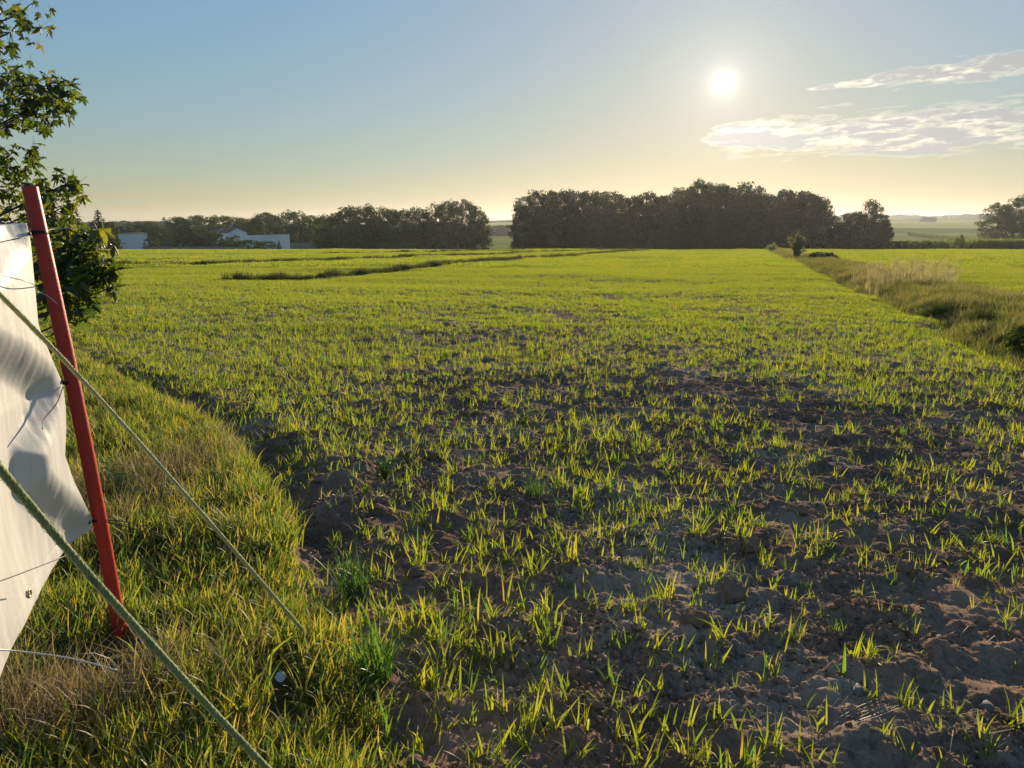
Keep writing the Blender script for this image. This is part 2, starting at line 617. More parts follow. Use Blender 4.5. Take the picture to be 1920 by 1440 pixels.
M['reed'] = leafmat('reed_plume', [(0.0, (0.38, 0.31, 0.21)), (0.6, (0.50, 0.41, 0.29)), (1.0, (0.24, 0.22, 0.09))], trans=1.3, tmix=0.5, gloss=0.03)
M['lush'] = leafmat('lush_leaf', [(0.0, (0.03, 0.085, 0.012)), (0.6, (0.06, 0.14, 0.02)), (1.0, (0.10, 0.18, 0.03))], trans=1.8, tmix=0.5, gloss=0.06, island=True)
M['maple'] = leafmat('maple_leaf', [(0.0, (0.030, 0.050, 0.012)), (0.5, (0.050, 0.075, 0.014)), (0.85, (0.085, 0.105, 0.018)), (1.0, (0.12, 0.11, 0.025))],
                     trans=3.0, tmix=0.58, gloss=0.05, rough=0.42, tint=(1.0, 1.0, 0.35))
M['maple_mass'] = leafmat('maple_leaf_mass', [(0.0, (0.030, 0.050, 0.012)), (0.5, (0.050, 0.075, 0.014)), (0.85, (0.085, 0.105, 0.018)), (1.0, (0.12, 0.11, 0.025))],
                          trans=3.0, tmix=0.58, gloss=0.05, rough=0.42, island=True, tint=(1.0, 1.0, 0.35))
M['wood'] = leafmat('wood_leaf', [(0.0, (0.030, 0.042, 0.012)), (0.5, (0.048, 0.060, 0.016)), (1.0, (0.075, 0.080, 0.020))], trans=1.2, tmix=0.35, gloss=0.02, island=True)
M['grove'] = leafmat('grove_leaf', [(0.0, (0.034, 0.058, 0.014)), (0.5, (0.056, 0.085, 0.018)), (1.0, (0.095, 0.115, 0.024))], trans=1.3, tmix=0.3, gloss=0.02, island=True)
M['spruce'] = leafmat('spruce_needle', [(0.0, (0.016, 0.028, 0.014)), (0.6, (0.026, 0.040, 0.018)), (1.0, (0.045, 0.055, 0.02))], trans=1.0, tmix=0.2, gloss=0.03, island=True)
M['corn'] = leafmat('corn_leaf', [(0.0, (0.05, 0.09, 0.016)), (0.6, (0.09, 0.13, 0.02)), (1.0, (0.18, 0.16, 0.04))], trans=2.4, tmix=0.5, gloss=0.06)
M['bark'] = simple('bark', (0.075, 0.06, 0.045), 0.9, 0.35, 8, 0.01, 30)
M['straw'] = simple('straw', (0.33, 0.25, 0.145), 0.6, 0.3, 20)
M['red'] = simple('red_plastic_pipe', (0.56, 0.040, 0.024), 0.42, 0.22, 14, 0.0012, 90, 0.45)
M['black'] = simple('black_cord', (0.012, 0.012, 0.014), 0.5, 0.2, 30)
M['tie'] = simple('clear_nylon', (0.46, 0.46, 0.44), 0.3, 0.1, 20)
M['brass'] = simple('brass_eyelet', (0.55, 0.43, 0.22), 0.35, 0.2, 60, metal=0.9)
M['paleblue'] = simple('pale_plastic', (0.42, 0.56, 0.72), 0.35, 0.06, 20)
M['white_wall'] = simple('white_render', (0.82, 0.84, 0.87), 0.85, 0.05, 0.6)
M['grey_wall'] = simple('grey_render', (0.30, 0.29, 0.27), 0.9, 0.12, 0.8)
M['roof_dark'] = simple('dark_roofing', (0.055, 0.042, 0.040), 0.8, 0.2, 2.0)
M['roof_red'] = simple('brown_red_tile', (0.16, 0.085, 0.065), 0.8, 0.2, 2.0)
M['concrete'] = simple('concrete_panel', (0.26, 0.25, 0.23), 0.9, 0.15, 1.5)
M['timber'] = simple('weathered_board', (0.14, 0.11, 0.085), 0.9, 0.25, 2.0)
M['metal'] = simple('galvanised_steel', (0.30, 0.31, 0.32), 0.5, 0.1, 4.0, metal=0.6)
M['glass'] = simple('window_glass', (0.03, 0.035, 0.04), 0.08, 0.1, 1.0, spec=0.6)
M['stone'] = simple('field_stone', (0.22, 0.20, 0.18), 0.85, 0.2, 25, 0.002, 90)


def soil_material():
    m, g, p, out = mat('tilled_soil')
    at = g.n('ShaderNodeAttribute', attribute_name='tint')
    geo = g.n('ShaderNodeNewGeometry')
    pos = geo.outputs['Position']
    n1 = g.noise(pos, 3.1, 6, 0.62)
    n2 = g.noise(pos, 38.0, 5, 0.65)
    n3 = g.noise(pos, 190.0, 3, 0.6)
    f = g.m('ADD', g.m('MULTIPLY', n1, 0.5), g.m('ADD', g.m('MULTIPLY', n2, 0.3), g.m('MULTIPLY', n3, 0.2)))
    k = g.rng(f, 0.36, 0.64, 0.62, 1.45)
    col = g.v('SCALE', at.outputs['Color'], s=k)
    g.link(col, p.inputs['Base Color'])
    p.inputs['Roughness'].default_value = 0.92
    p.inputs['Specular IOR Level'].default_value = 0.0
    b = g.n('ShaderNodeBump')
    g.link(at.outputs['Alpha'], b.inputs['Strength'])
    b.inputs['Distance'].default_value = 0.02
    hh = g.m('ADD', g.m('MULTIPLY', n2, 0.65), g.m('MULTIPLY', n3, 0.35))
    g.link(hh, b.inputs['Height'])
    g.link(b.outputs[0], p.inputs['Normal'])
    return m


M['soil'] = soil_material()


def clod_material():
    m, g, p, out = mat('soil_clod')
    tc = g.n('ShaderNodeTexCoord')
    inf = g.n('ShaderNodeObjectInfo')
    n2 = g.noise(tc.outputs['Object'], 3.0, 6, 0.65)
    n3 = g.noise(tc.outputs['Object'], 14.0, 4, 0.65)
    col = g.ramp(g.m('ADD', g.m('MULTIPLY', n2, 0.7), g.m('MULTIPLY', inf.outputs['Random'], 0.3)), [(0.2, (0.16, 0.108, 0.074)), (0.55, (0.24, 0.168, 0.118)), (0.9, (0.36, 0.272, 0.20))])
    g.link(col, p.inputs['Base Color'])
    p.inputs['Roughness'].default_value = 0.95
    p.inputs['Specular IOR Level'].default_value = 0.0
    b = g.n('ShaderNodeBump')
    b.inputs['Distance'].default_value = 0.004
    g.link(g.m('ADD', n2, g.m('MULTIPLY', n3, 0.5)), b.inputs['Height'])
    g.link(b.outputs[0], p.inputs['Normal'])
    return m


M['clod'] = clod_material()


# ------------------------------------------------------------------ the ground: one sheet to the horizon
def build_ground():
    half = R(60)
    a_in = np.linspace(-half, half, 1000)
    a_out = np.linspace(half, 2 * math.pi - half, 58)[1:]
    ang = np.concatenate([a_in, a_out])
    rr = [0.25]
    while rr[-1] < 1.5:
        rr.append(rr[-1] * 1.10)
    while rr[-1] < 9:
        rr.append(rr[-1] * 1.0031)
    while rr[-1] < 30:
        rr.append(rr[-1] * 1.006)
    while rr[-1] < 320:
        rr.append(rr[-1] * 1.013)
    while rr[-1] < 4200:
        rr.append(rr[-1] * 1.035)
    rr = np.array(rr)
    nr, na = len(rr), len(ang)
    A, Q = np.meshgrid(ang, rr)
    x, y = (np.sin(A) * Q).ravel(), (np.cos(A) * Q).ravel()
    z = height(x, y)
    d, vs_, verge, b, bw, bank = fields(x, y)
    # colours of the ground itself
    n = pn(x * 0.9, y * 0.9, 71) + 0.6 * pn(x * 3, y * 3, 72)
    soil = np.array([0.258, 0.178, 0.124])[None] * (1 + 0.35 * n[:, None])
    sandy = sst(0.05, 0.5, pn(x * 0.7 + 5, y * 1.1, 73) + 0.3 * pn(x * 4, y * 4, 74))[:, None]
    col = soil * (1 - sandy) + np.array([0.35, 0.268, 0.20])[None] * sandy
    gmix = (sst(40, 120, d) * (1 - np.maximum(verge, bank)))[:, None]
    col = col * (1 - gmix) + np.array([0.13, 0.15, 0.03])[None] * gmix
    vm = np.maximum(verge, np.maximum(bank, strip_mask(x, y)))[:, None]
    col = col * (1 - vm) + np.array([0.085, 0.075, 0.035])[None] * vm
    # far land: meadow, then fields in strips along the contour
    fm = sst(215, 260, y)[:, None]
    meadow = np.array([0.24, 0.26, 0.075])[None] * (1 + 0.25 * pn(x / 60, y / 60, 75)[:, None])
    band = np.floor((y + 0.15 * x) / 130.0 + 0.7 * pn(x / 400, y / 400, 76))
    hb = (_hash(band, band * 0 + 3, 9) / 4294967296.0)[:, None]
    strips = np.array([0.23, 0.25, 0.085])[None] * (0.6 + 0.8 * hb) + np.array([0.14, 0.10, 0.03])[None] * (hb > 0.62)
    far = meadow * (1 - sst(560, 640, y)[:, None]) + strips * sst(560, 640, y)[:, None]
    col = col * (1 - fm) + far * fm
    rgba = np.ones((len(x), 4), np.float32)
    rgba[:, :3] = np.clip(col, 0.01, 1)
    rgba[:, 3] = 0.95 * (1 - sst(12, 45, d))
    i = np.arange(nr - 1)[:, None] * na
    j = np.arange(na)[None]
    j2 = (j + 1) % na
    q = np.stack([i + j, i + j2, i + na + j2, i + na + j], -1).reshape(-1, 4)[:, ::-1]
    v = np.stack([x, y, z], -1)
    centre = np.array([[0, 0, float(height(np.array([0.]), np.array([0.]))[0])]])
    v = np.concatenate([v, centre])
    rgba = np.concatenate([rgba, rgba[:1]])
    me = mesh('ground', v, q, M['soil'], True, {'tint': ('FLOAT_COLOR', 'POINT', rgba)})
    o = obj('ground', me)
    o['kind'] = 'structure'
    o['label'] = 'tilled field and the farmland rising beyond it'
    return o


ground = build_ground()


def gz(x, y):
    return float(ground_z(x, y)[0])

# ------------------------------------------------------------------ blades, tufts and scattering
def blades(n, rad, L, W, lean, curl, segs, rg, base=None, dz=0.0):
    """n grass blades: returns vertices, quads and a 0..1 'along' value"""
    if base is None:
        a = rg.uniform(0, 2 * math.pi, n)
        q = rad * np.sqrt(rg.uniform(0, 1, n))
        base = np.stack([np.cos(a) * q, np.sin(a) * q, np.full(n, dz)], -1)
    az = rg.uniform(0, 2 * math.pi, n)
    ln = rg.uniform(*L, n)
    wd = rg.uniform(*W, n)
    t0 = np.abs(rg.normal(0, lean, n))
    cv = np.abs(rg.normal(0, curl, n))
    s = np.linspace(0, 1, segs + 1)
    pos = np.zeros((n, segs + 1, 3))
    p = base.copy()
    pos[:, 0] = p
    dirh = np.stack([np.cos(az), np.sin(az), np.zeros(n)], -1)
    for k in range(1, segs + 1):
        sm = (s[k] + s[k - 1]) / 2
        ti = np.clip(t0 + cv * sm ** 1.6, 0, 2.6)
        st = (ln / segs)[:, None] * (np.sin(ti)[:, None] * dirh + np.cos(ti)[:, None] * np.array([0, 0, 1.0]))
        p = p + st
        pos[:, k] = p
    tw = rg.uniform(-0.9, 0.9, n)
    side = np.stack([-np.sin(az + tw), np.cos(az + tw), np.zeros(n)], -1)
    prof_w = np.clip(0.45 + 2.2 * s, 0, 1) * np.clip(1 - s ** 3, 0.03, 1)
    off = side[:, None, :] * (wd[:, None] * prof_w[None])[..., None] / 2
    v = np.stack([pos - off, pos + off], 2).reshape(-1, 3)
    al = np.repeat(np.tile(s, n), 2)
    st = (segs + 1) * 2
    b = (np.arange(n) * st)[:, None, None] + (np.arange(segs) * 2)[None, :, None] + np.array([0, 1, 3, 2])[None, None]
    return v, b.reshape(-1, 4), al


def blade_mesh(name, parts, material):
    vs, fs, al, o = [], [], [], 0
    for v, f, a in parts:
        vs.append(v)
        fs.append(f + o)
        al.append(a)
        o += len(v)
    al = np.concatenate(al).astype(np.float32)
    return mesh(name, np.concatenate(vs), np.concatenate(fs), material, True, {'along': ('FLOAT', 'POINT', al)})


def scatter(name, protos, pts, rz, scl, tilt=0.12, label=None, cat=None, rg=rng, var=None):
    """one 'stuff' object: the prototypes instanced on points by geometry nodes"""
    n = len(pts)
    me = bpy.data.meshes.new(name)
    me.vertices.add(n)
    me.vertices.foreach_set('co', np.asarray(pts, np.float32).ravel())
    rot = np.zeros((n, 3), np.float32)
    rot[:, 0] = rg.normal(0, tilt, n)
    rot[:, 1] = rg.normal(0, tilt, n)
    rot[:, 2] = rz
    var = rg.integers(0, len(protos), n) if var is None else var
    for an, typ, val in (('rot', 'FLOAT_VECTOR', rot), ('scl', 'FLOAT', np.asarray(scl, np.float32)), ('var', 'INT', var.astype(np.int32))):
        a = me.attributes.new(an, typ, 'POINT')
        a.data.foreach_set('vector' if typ == 'FLOAT_VECTOR' else 'value', val.ravel())
    o = obj(name, me)
    tag(o, label, cat, None, 'stuff')
    t = bpy.data.node_groups.new(name, 'GeometryNodeTree')
    t.interface.new_socket('Geometry', in_out='INPUT', socket_type='NodeSocketGeometry')
    t.interface.new_socket('Geometry', in_out='OUTPUT', socket_type='NodeSocketGeometry')
    gi, go = t.nodes.new('NodeGroupInput'), t.nodes.new('NodeGroupOutput')
    ip = t.nodes.new('GeometryNodeInstanceOnPoints')
    jn = t.nodes.new('GeometryNodeJoinGeometry')
    for pm in protos:
        po = bpy.data.objects.new(pm.name, pm)
        oi = t.nodes.new('GeometryNodeObjectInfo')
        oi.inputs['Object'].default_value = po
        oi.inputs['As Instance'].default_value = True
        t.links.new(oi.outputs['Geometry'], jn.inputs[0])
    ip.inputs['Pick Instance'].default_value = True

    def named(an, dt):
        q = t.nodes.new('GeometryNodeInputNamedAttribute')
        q.data_type = dt
        q.inputs['Name'].default_value = an
        return [s for s in q.outputs if s.enabled and s.name == 'Attribute'][0]
    t.links.new(gi.outputs[0], ip.inputs['Points'])
    t.links.new(jn.outputs[0], ip.inputs['Instance'])
    t.links.new(named('var', 'INT'), ip.inputs['Instance Index'])
    e2r = t.nodes.new('FunctionNodeEulerToRotation')
    t.links.new(named('rot', 'FLOAT_VECTOR'), e2r.inputs[0])
    t.links.new(e2r.outputs[0], ip.inputs['Rotation'])
    t.links.new(named('scl', 'FLOAT'), ip.inputs['Scale'])
    t.links.new(ip.outputs[0], go.inputs[0])
    md = o.modifiers.new('scatter', 'NODES')
    md.node_group = t
    return o


HALF = math.tan(R(37.5))


def fan_points(n, r0, r1, rg, half=HALF):
    """random points of the view fan between two distances, even over the ground"""
    c = min(2.0, 0.12 * r1 + 0.4)           # a margin either side, for a camera a step away
    yy = np.linspace(r0, r1, 400)
    cum = half * yy ** 2 / 2 + c * yy
    n = int(n * (cum[-1] - cum[0]) / (half * (r1 ** 2 - r0 ** 2) / 2))
    y = np.interp(rg.uniform(cum[0], cum[-1], n), cum, yy)
    x = rg.uniform(-1, 1, n) * (half * y + c)
    return x, y


# --- crop, near: single seedlings and tufts
rg = np.random.default_rng(21)
seed_protos = []
for k in range(24):
    nb = int(rg.integers(1, 6)) if k < 14 else int(rg.integers(6, 14))
    rad = 0.010 if k < 14 else 0.035
    parts = [blades(nb, rad, (0.045, 0.135), (0.0045, 0.0085), rg.uniform(0.2, 0.5), rg.uniform(0.5, 1.7), 6, rg, dz=-0.012)]
    if k % 3 == 0:
        parts.append(blades(2, rad, (0.05, 0.13), (0.005, 0.008), 0.5, 2.1, 6, rg, dz=-0.012))
    seed_protos.append(blade_mesh('cereal_seedling', parts, M['crop']))
mid_protos = []
for k in range(5):
    nb = 9
    b = np.stack([rg.uniform(-0.15, 0.15, nb), rg.uniform(-0.15, 0.15, nb), np.full(nb, -0.02)], -1)
    b = np.repeat(b, 4, 0) + np.concatenate([rg.normal(0, 0.02, (nb * 4, 2)), np.zeros((nb * 4, 1))], 1)
    mid_protos.append(blade_mesh('crop_clump', [blades(nb * 4, 0, (0.045, 0.105), (0.0055, 0.0095), 0.28, 0.8, 3, rg, base=b)], M['crop']))
far_protos = []
for k in range(4):
    nb = 300
    b = np.stack([rg.uniform(-0.9, 0.9, nb), rg.uniform(-0.9, 0.9, nb), np.full(nb, -0.03)], -1)
    far_protos.append(blade_mesh('crop_patch', [blades(nb, 0, (0.08, 0.17), (0.025, 0.045), 0.3, 0.8, 2, rg, base=b)], M['crop']))

x, y = fan_points(46000, 1.75, 14, rg)
# sown in drills that run slantwise across the view
DA = R(-24)
pa, pp_ = x * math.cos(DA) + y * math.sin(DA), -x * math.sin(DA) + y * math.cos(DA)
pp_ = np.where(rg.uniform(0, 1, len(x)) < 0.72, (np.round(pp_ / 0.14) * 0.14 + rg.normal(0, 0.014, len(x))) + 0.03 * np.sin(pa * 0.9), pp_)
x, y = pa * math.cos(DA) - pp_ * math.sin(DA), pa * math.sin(DA) + pp_ * math.cos(DA)
ok = y > 1.7
x, y = x[ok], y[ok]
dn = crop_density(x, y)
keep = rg.uniform(0, 1, len(x)) < np.clip(dn, 0, 1) ** 1.15
x, y, dn = x[keep], y[keep], dn[keep]
z = ground_z(x, y)
pts = np.stack([x, y, z], -1)
var = np.where(rg.uniform(0, 1, len(x)) < 0.30 + 0.5 * dn, rg.integers(14, 24, len(x)), rg.integers(0, 14, len(x)))
scl = np.clip(rg.lognormal(-0.08, 0.33, len(x)), 0.4, 1.35) * (0.82 + 0.3 * dn) * np.interp(y, [2, 4.5, 8], [0.98, 0.88, 0.8])
rzv = rg.uniform(0, 6.283, len(x))
# the nearest ones that stand in view on open soil are objects of their own
cxp, cyp = x, y * math.cos(PITCH) - (z - EYE) * math.sin(PITCH)
czp = y * math.sin(PITCH) + (z - EYE) * math.cos(PITCH)
upx, upy = 960 + F * cxp / cyp, 720 - F * czp / cyp
vis = (upx > 20) & (upx < 1900) & (upy < 1470) & (upy > 500)
order = np.argsort(np.where(vis, cyp, 1e9))[:280]
for i in order:
    o = obj('cereal_seedling', seed_protos[int(var[i])], None, (x[i], y[i], z[i]), (rg.normal(0, 0.1), rg.normal(0, 0.1), rzv[i]), scl[i])
    tag(o, 'young green cereal seedling sprouting from bare brown soil', 'seedling', 'cereal seedlings in the bare soil')
rest = np.ones(len(x), bool)
rest[order] = False
scatter('cereal_crop', seed_protos, pts[rest], rzv[rest], scl[rest], 0.12, 'sparse young green cereal shoots in the tilled soil', 'crop', rg, var[rest])
# --- crop, middle distance
x, y = fan_points(62000, 13.4, 46, rg)
dn = crop_density(x, y)
keep = rg.uniform(0, 1, len(x)) < np.clip(dn, 0, 1) ** 1.3
x, y, dn = x[keep], y[keep], dn[keep]
b = bank_coord(x, y)
scatter('cereal_crop', mid_protos, np.stack([x, y, ground_z(x, y)], -1), rg.uniform(0, 6.283, len(x)), rg.uniform(0.8, 1.2, len(x)), 0.05,
        'green cereal crop across the middle of the field', 'crop', rg)
# --- crop, far
x, y = fan_points(30000, 44, 215, rg)
dn = crop_density(x, y)
keep = rg.uniform(0, 1, len(x)) < np.clip(dn * 1.3, 0, 1)
x, y = x[keep], y[keep]
scatter('cereal_crop', far_protos, np.stack([x, y, ground_z(x, y)], -1), rg.uniform(0, 6.283, len(x)), rg.uniform(0.9, 1.3, len(x)), 0.03,
        'far part of the cereal crop, closed to an even yellow green', 'crop', rg)

# --- grass verge on the left: fresh grass at its edge, dry stalks behind
rg = np.random.default_rng(33)
verge_protos = [blade_mesh('grass_tuft', [blades(int(rg.integers(14, 26)), 0.06, (0.06, 0.19), (0.0045, 0.0098), 0.36, 1.0, 5, rg, dz=-0.01)], M['verge']) for _ in range(8)]
dry_protos = []
for _ in range(7):
    parts = [blades(int(rg.integers(8, 15)), 0.07, (0.10, 0.32), (0.002, 0.0048), 0.5, 1.2, 5, rg, dz=-0.01),
             blades(8, 0.07, (0.08, 0.2), (0.003, 0.006), 0.8, 1.6, 4, rg, dz=-0.01)]
    dry_protos.append(blade_mesh('dry_tuft', parts, M['dry']))
n = 24000
y = 1.0 + 12.0 * rg.uniform(0, 1, n) ** 1.35
x = rg.uniform(-9.5, 0.9, n) 
x = np.where(rg.uniform(0, 1, n) < 0.6, -HALF * y * rg.uniform(0.0, 1.15, n), x)
sd = verge_sd(x, y)
ok = (sd > -0.04) & (np.abs(x) < HALF * y * 1.25 + 0.3)
x, y, sd = x[ok], y[ok], sd[ok]
# grass thinned for a dark shadow patch beside the pole, and a gap in which the plastic disc lies
POLE_X, POLE_Y = on_ground(232, 1226)[:2]
hol, dsc = on_ground(300, 1085), on_ground(526, 1272)
thin = 0.75 * np.exp(-(((x - hol[0]) / 0.28) ** 2 + ((y - hol[1]) / 0.22) ** 2))
thin = np.maximum(thin, 1.3 * np.exp(-(((x - POLE_X * 0.97) / 0.17) ** 2 + ((y - POLE_Y + 0.17) / 0.26) ** 2)))
thin = np.maximum(thin, (np.abs(x - dsc[0] * y / dsc[1]) < 0.09) & (y < dsc[1] + 0.0) & (y > dsc[1] - 0.45))
ok = rg.uniform(0, 1, len(x)) > thin
x, y, sd = x[ok], y[ok], sd[ok]
z = ground_z(x, y)
nn = pn(x * 1.5, y * 1.5, 81) + 0.6 * pn(x * 4, y * 4, 82)
# dry growth: behind the pole and at the foot of the banner
gp = on_ground(250, 950)
gp2 = on_ground(120, 1380)
dryw = 0.95 * np.exp(-(((x - gp[0]) / 0.6) ** 2 + ((y - gp[1]) / 1.5) ** 2)) + 0.8 * np.exp(-(((x - gp2[0]) / 0.45) ** 2 + ((y - gp2[1]) / 0.4) ** 2)) + 0.15 * sst(1.0, 2.2, sd)
isdry = (dryw + 0.7 * nn + rg.normal(0, 0.15, len(x))) > 0.76
scatter('verge_grass', verge_protos, np.stack([x, y, z], -1)[~isdry], rg.uniform(0, 6.283, (~isdry).sum()), (rg.uniform(0.6, 1.25, len(x)) * (0.85 + 0.35 * nn))[~isdry].clip(0.4), 0.16,
        'yellow green grass on the verge beside the red pole', 'grass', rg)
scatter('dry_grass', dry_protos, np.stack([x, y, z], -1)[isdry], rg.uniform(0, 6.283, isdry.sum()), rg.uniform(0.6, 1.2, isdry.sum()), 0.25,
        'dry brown grass around and behind the red pole', 'grass', rg)

# --- grassy bank on the right, weed strips on the left
rg = np.random.default_rng(44)
bank_protos = [blade_mesh('bank_tuft', [blades(46, 0.22, (0.12, 0.40), (0.008, 0.016), 0.45, 1.1, 4, rg, dz=-0.02)], M['bankg']) for _ in range(6)]
n = 20000
y = 6 + 125 * rg.uniform(0, 1, n) ** 1.9
b = rg.uniform(-0.3, 1.05, n) * bank_width(y) + rg.normal(0, 0.25, n)
x = b * 1.045 + 4.1 + 0.302 * y
ok = (bank_coord(x, y) + 0.55 * pn(x * 0.5, y * 0.5, 21) + 0.3 * pn(x * 1.7, y * 1.7, 22) > -0.1) & (x < HALF * y + 2)
x, y = x[ok], y[ok]
hol = pn(x * 0.55, y * 0.55, 36)
sc = np.interp(y, [6, 20, 60, 130], [0.6, 0.65, 0.8, 1.1]) * rg.uniform(0.6, 1.2, len(x))
scatter('bank_grass', bank_protos, np.stack([x, y, ground_z(x, y)], -1), rg.uniform(0, 6.283, len(x)), sc, 0.2, 'rough olive and brown grass on the bank beside the field', 'grass', rg)
P = []
for pts_, wd in STRIPS:
    pts_ = np.array(pts_)
    seg = np.hypot(*np.diff(pts_, axis=0).T)
    cum = np.concatenate([[0], np.cumsum(seg)])
    m_ = int(cum[-1] * 12)
    s = rg.uniform(0, cum[-1], m_)
    P.append(np.stack([np.interp(s, cum, pts_[:, 0]) + rg.normal(0, wd * 0.45, m_), np.interp(s, cum, pts_[:, 1]) + rg.normal(0, wd * 0.3, m_)], -1))
P = np.concatenate(P)
weed_protos = [blade_mesh('weed_tuft', [blades(60, 0.25, (0.15, 0.5), (0.012, 0.022), 0.4, 0.9, 4, rg, dz=-0.02)], M['weed']) for _ in range(4)]
scatter('weed_strip', weed_protos, np.stack([P[:, 0], P[:, 1], ground_z(P[:, 0], P[:, 1])], -1), rg.uniform(0, 6.283, len(P)),
        rg.uniform(0.35, 0.85, len(P)) * (1 + 0.5 * pn(P[:, 0] * 0.4, P[:, 1] * 0.4, 5)), 0.2, 'unmown weed strips, coloured dark for shade, between the sown plots', 'weeds', rg)

# --- reed grass with pale plumes on the bank
reed_protos = []
for _ in range(4):
    st = blades(7, 0.12, (0.75, 1.15), (0.008, 0.012), 0.12, 0.25, 4, rg)
    pl = []
    v4 = st[0].reshape(7, 5, 2, 3)
    for q in range(7):
        tip = v4[q, 3:].mean(1)
        b4 = tip[0] + (tip[1] - tip[0]) * rg.uniform(-0.1, 1.0, (16, 1))
        pl.append(blades(16, 0, (0.05, 0.11), (0.012, 0.02), 0.7, 0.8, 2, rg, base=b4))
    reed_protos.append(blade_mesh('reed', [st, blades(14, 0.14, (0.3, 0.7), (0.010, 0.016), 0.4, 0.9, 4, rg)] + pl, M['reed']))
pts = []
for px, py in [(1622 + 13 * i + rg.normal(0, 14), 532 + rg.normal(0, 9) - 3 * (i > 6)) for i in range(13) for _ in range(9)]:
    g0 = on_ground(px, py)
    pts.append((g0[0], g0[1]))
pts = np.array(pts)
scatter('reed_grass', reed_protos, np.stack([pts[:, 0], pts[:, 1], ground_z(pts[:, 0], pts[:, 1])], -1), rg.uniform(0, 6.283, len(pts)), rg.uniform(0.4, 0.88, len(pts)), 0.14,
        'pale plumed reed grass standing on the bank', 'reeds', rg)

# ------------------------------------------------------------------ soil clods, stones, straw
rg = np.random.default_rng(55)
clod_protos = []
for k in range(10):
    bm = bmesh.new()
    bmesh.ops.create_icosphere(bm, subdivisions=3 if k < 3 else 2, radius=1.0)
    sd = rg.uniform(0, 50)
    ax = rg.uniform(0.7, 1.25, 3)
    for v in bm.verts:
        c = np.array(v.co)
        f = 1 + 0.38 * pn(c[0] * 1.3 + sd, c[1] * 1.3 + c[2] * 1.7, k) + 0.35 * pn(c[0] * 2.9 + sd, c[1] * 2.9 - c[2] * 2.6, k + 50) + 0.2 * pn(c[0] * 6 + sd, c[1] * 6 - c[2] * 6, k + 90)
        v.co = Vector(c * ax * np.array([1, 1, 0.68]) * float(f))
    me = bpy.data.meshes.new('soil_clod')
    bm.to_mesh(me)
    bm.free()
    me.materials.append(M['clod'])
    clod_protos.append(me)
x, y = fan_points(900, 1.8, 7.5, rg)
vs_ = verge_sd(x, y)
pr = (vs_ < -0.12) * np.clip(0.35 + 1.4 * pn(x * 1.3 * 0.985 - y * .17, y * 4.2 + x * .17, 41), 0.05, 1)
sel = np.where(rg.uniform(0, 1, len(x)) < pr)[0][:290]
for i in sel:
    s = float(rg.lognormal(math.log(0.026), 0.42))
    s = min(s, 0.065)
    o = obj('soil_clod', clod_protos[int(rg.integers(3, 10)) if s < 0.035 else int(rg.integers(0, 3))], ground, (x[i], y[i], gz(x[i], y[i]) + s * 0.05), (rg.normal(0, 0.3), rg.normal(0, 0.3), rg.uniform(0, 6.28)), s)
# crumbs: far too many to pick apart
crumb_protos = []
for k in range(6):
    v = np.array([q.co[:] for q in clod_protos[3 + k].vertices]) * rg.uniform(0.8, 1.2, 3) * np.array([1, 1, 0.8])
    f = np.array([[i for i in p.vertices] for p in clod_protos[3 + k].polygons])
    crumb_protos.append(mesh('crumb', v, f, M['clod']))
x, y = fan_points(110000, 1.75, 9, rg)
pr = (verge_sd(x, y) < -0.05) * np.clip(0.25 + 1.9 * pn(x * 1.1, y * 1.7, 46) + 0.9 * pn(x * 5, y * 7, 246), 0.05, 1)
ok = rg.uniform(0, 1, len(x)) < pr
x, y = x[ok], y[ok]
sc = np.clip(rg.lognormal(math.log(0.0062), 0.55, len(x)), 0.003, 0.022)
scatter('soil_crumbs', crumb_protos, np.stack([x, y, ground_z(x, y) + sc * 0.15], -1), rg.uniform(0, 6.28, len(x)), sc, 0.6, 'loose brown soil crumbs strewn over the tilled ground', 'soil', rg)
STONES = [((1612, 1300), 0.028, 'rounded grey field stone lying on the soil beside a seedling clump'), ((1540, 1330), 0.020, 'small flat pale stone on crumbled soil'),
          ((1008, 1240), 0.014, 'tiny grey pebble among the clods'), ((1850, 1330), 0.024, 'dusty brown grey stone half sunk in the soil')]
for (px, py), s, lb in STONES:
    g0 = on_ground(px, py)
    o = obj('field_stone', clod_protos[int(rg.integers(3, 10))].copy(), None, (g0[0], g0[1], gz(g0[0], g0[1]) + s * 0.3), (0, 0, rg.uniform(0, 6)), s)
    o.data.materials[0] = M['stone']
    o.data.polygons.foreach_set('use_smooth', np.ones(len(o.data.polygons), bool))
    tag(o, lb, 'stone')
mb = MB()
x, y = fan_points(1700, 1.8, 8, rg)
ok = verge_sd(x, y) < -0.05
x, y = x[ok], y[ok]
z = ground_z(x, y)
for i in range(len(x)):
    a, ln = rg.uniform(0, 6.28), rg.uniform(0.03, 0.14)
    p1 = (x[i] + math.cos(a) * ln, y[i] + math.sin(a) * ln)
    mb.tube([(x[i], y[i], z[i] + 0.004), ((x[i] + p1[0]) / 2, (y[i] + p1[1]) / 2, z[i] + 0.012 + rg.uniform(0, 0.012)), (p1[0], p1[1], gz(*p1) + 0.006)], rg.uniform(0.0010, 0.0024), 4, False)
tag(mb.build('straw_litter', M['straw']), 'scattered dry straw stalks lying on the tilled soil', 'straw', None, 'stuff')
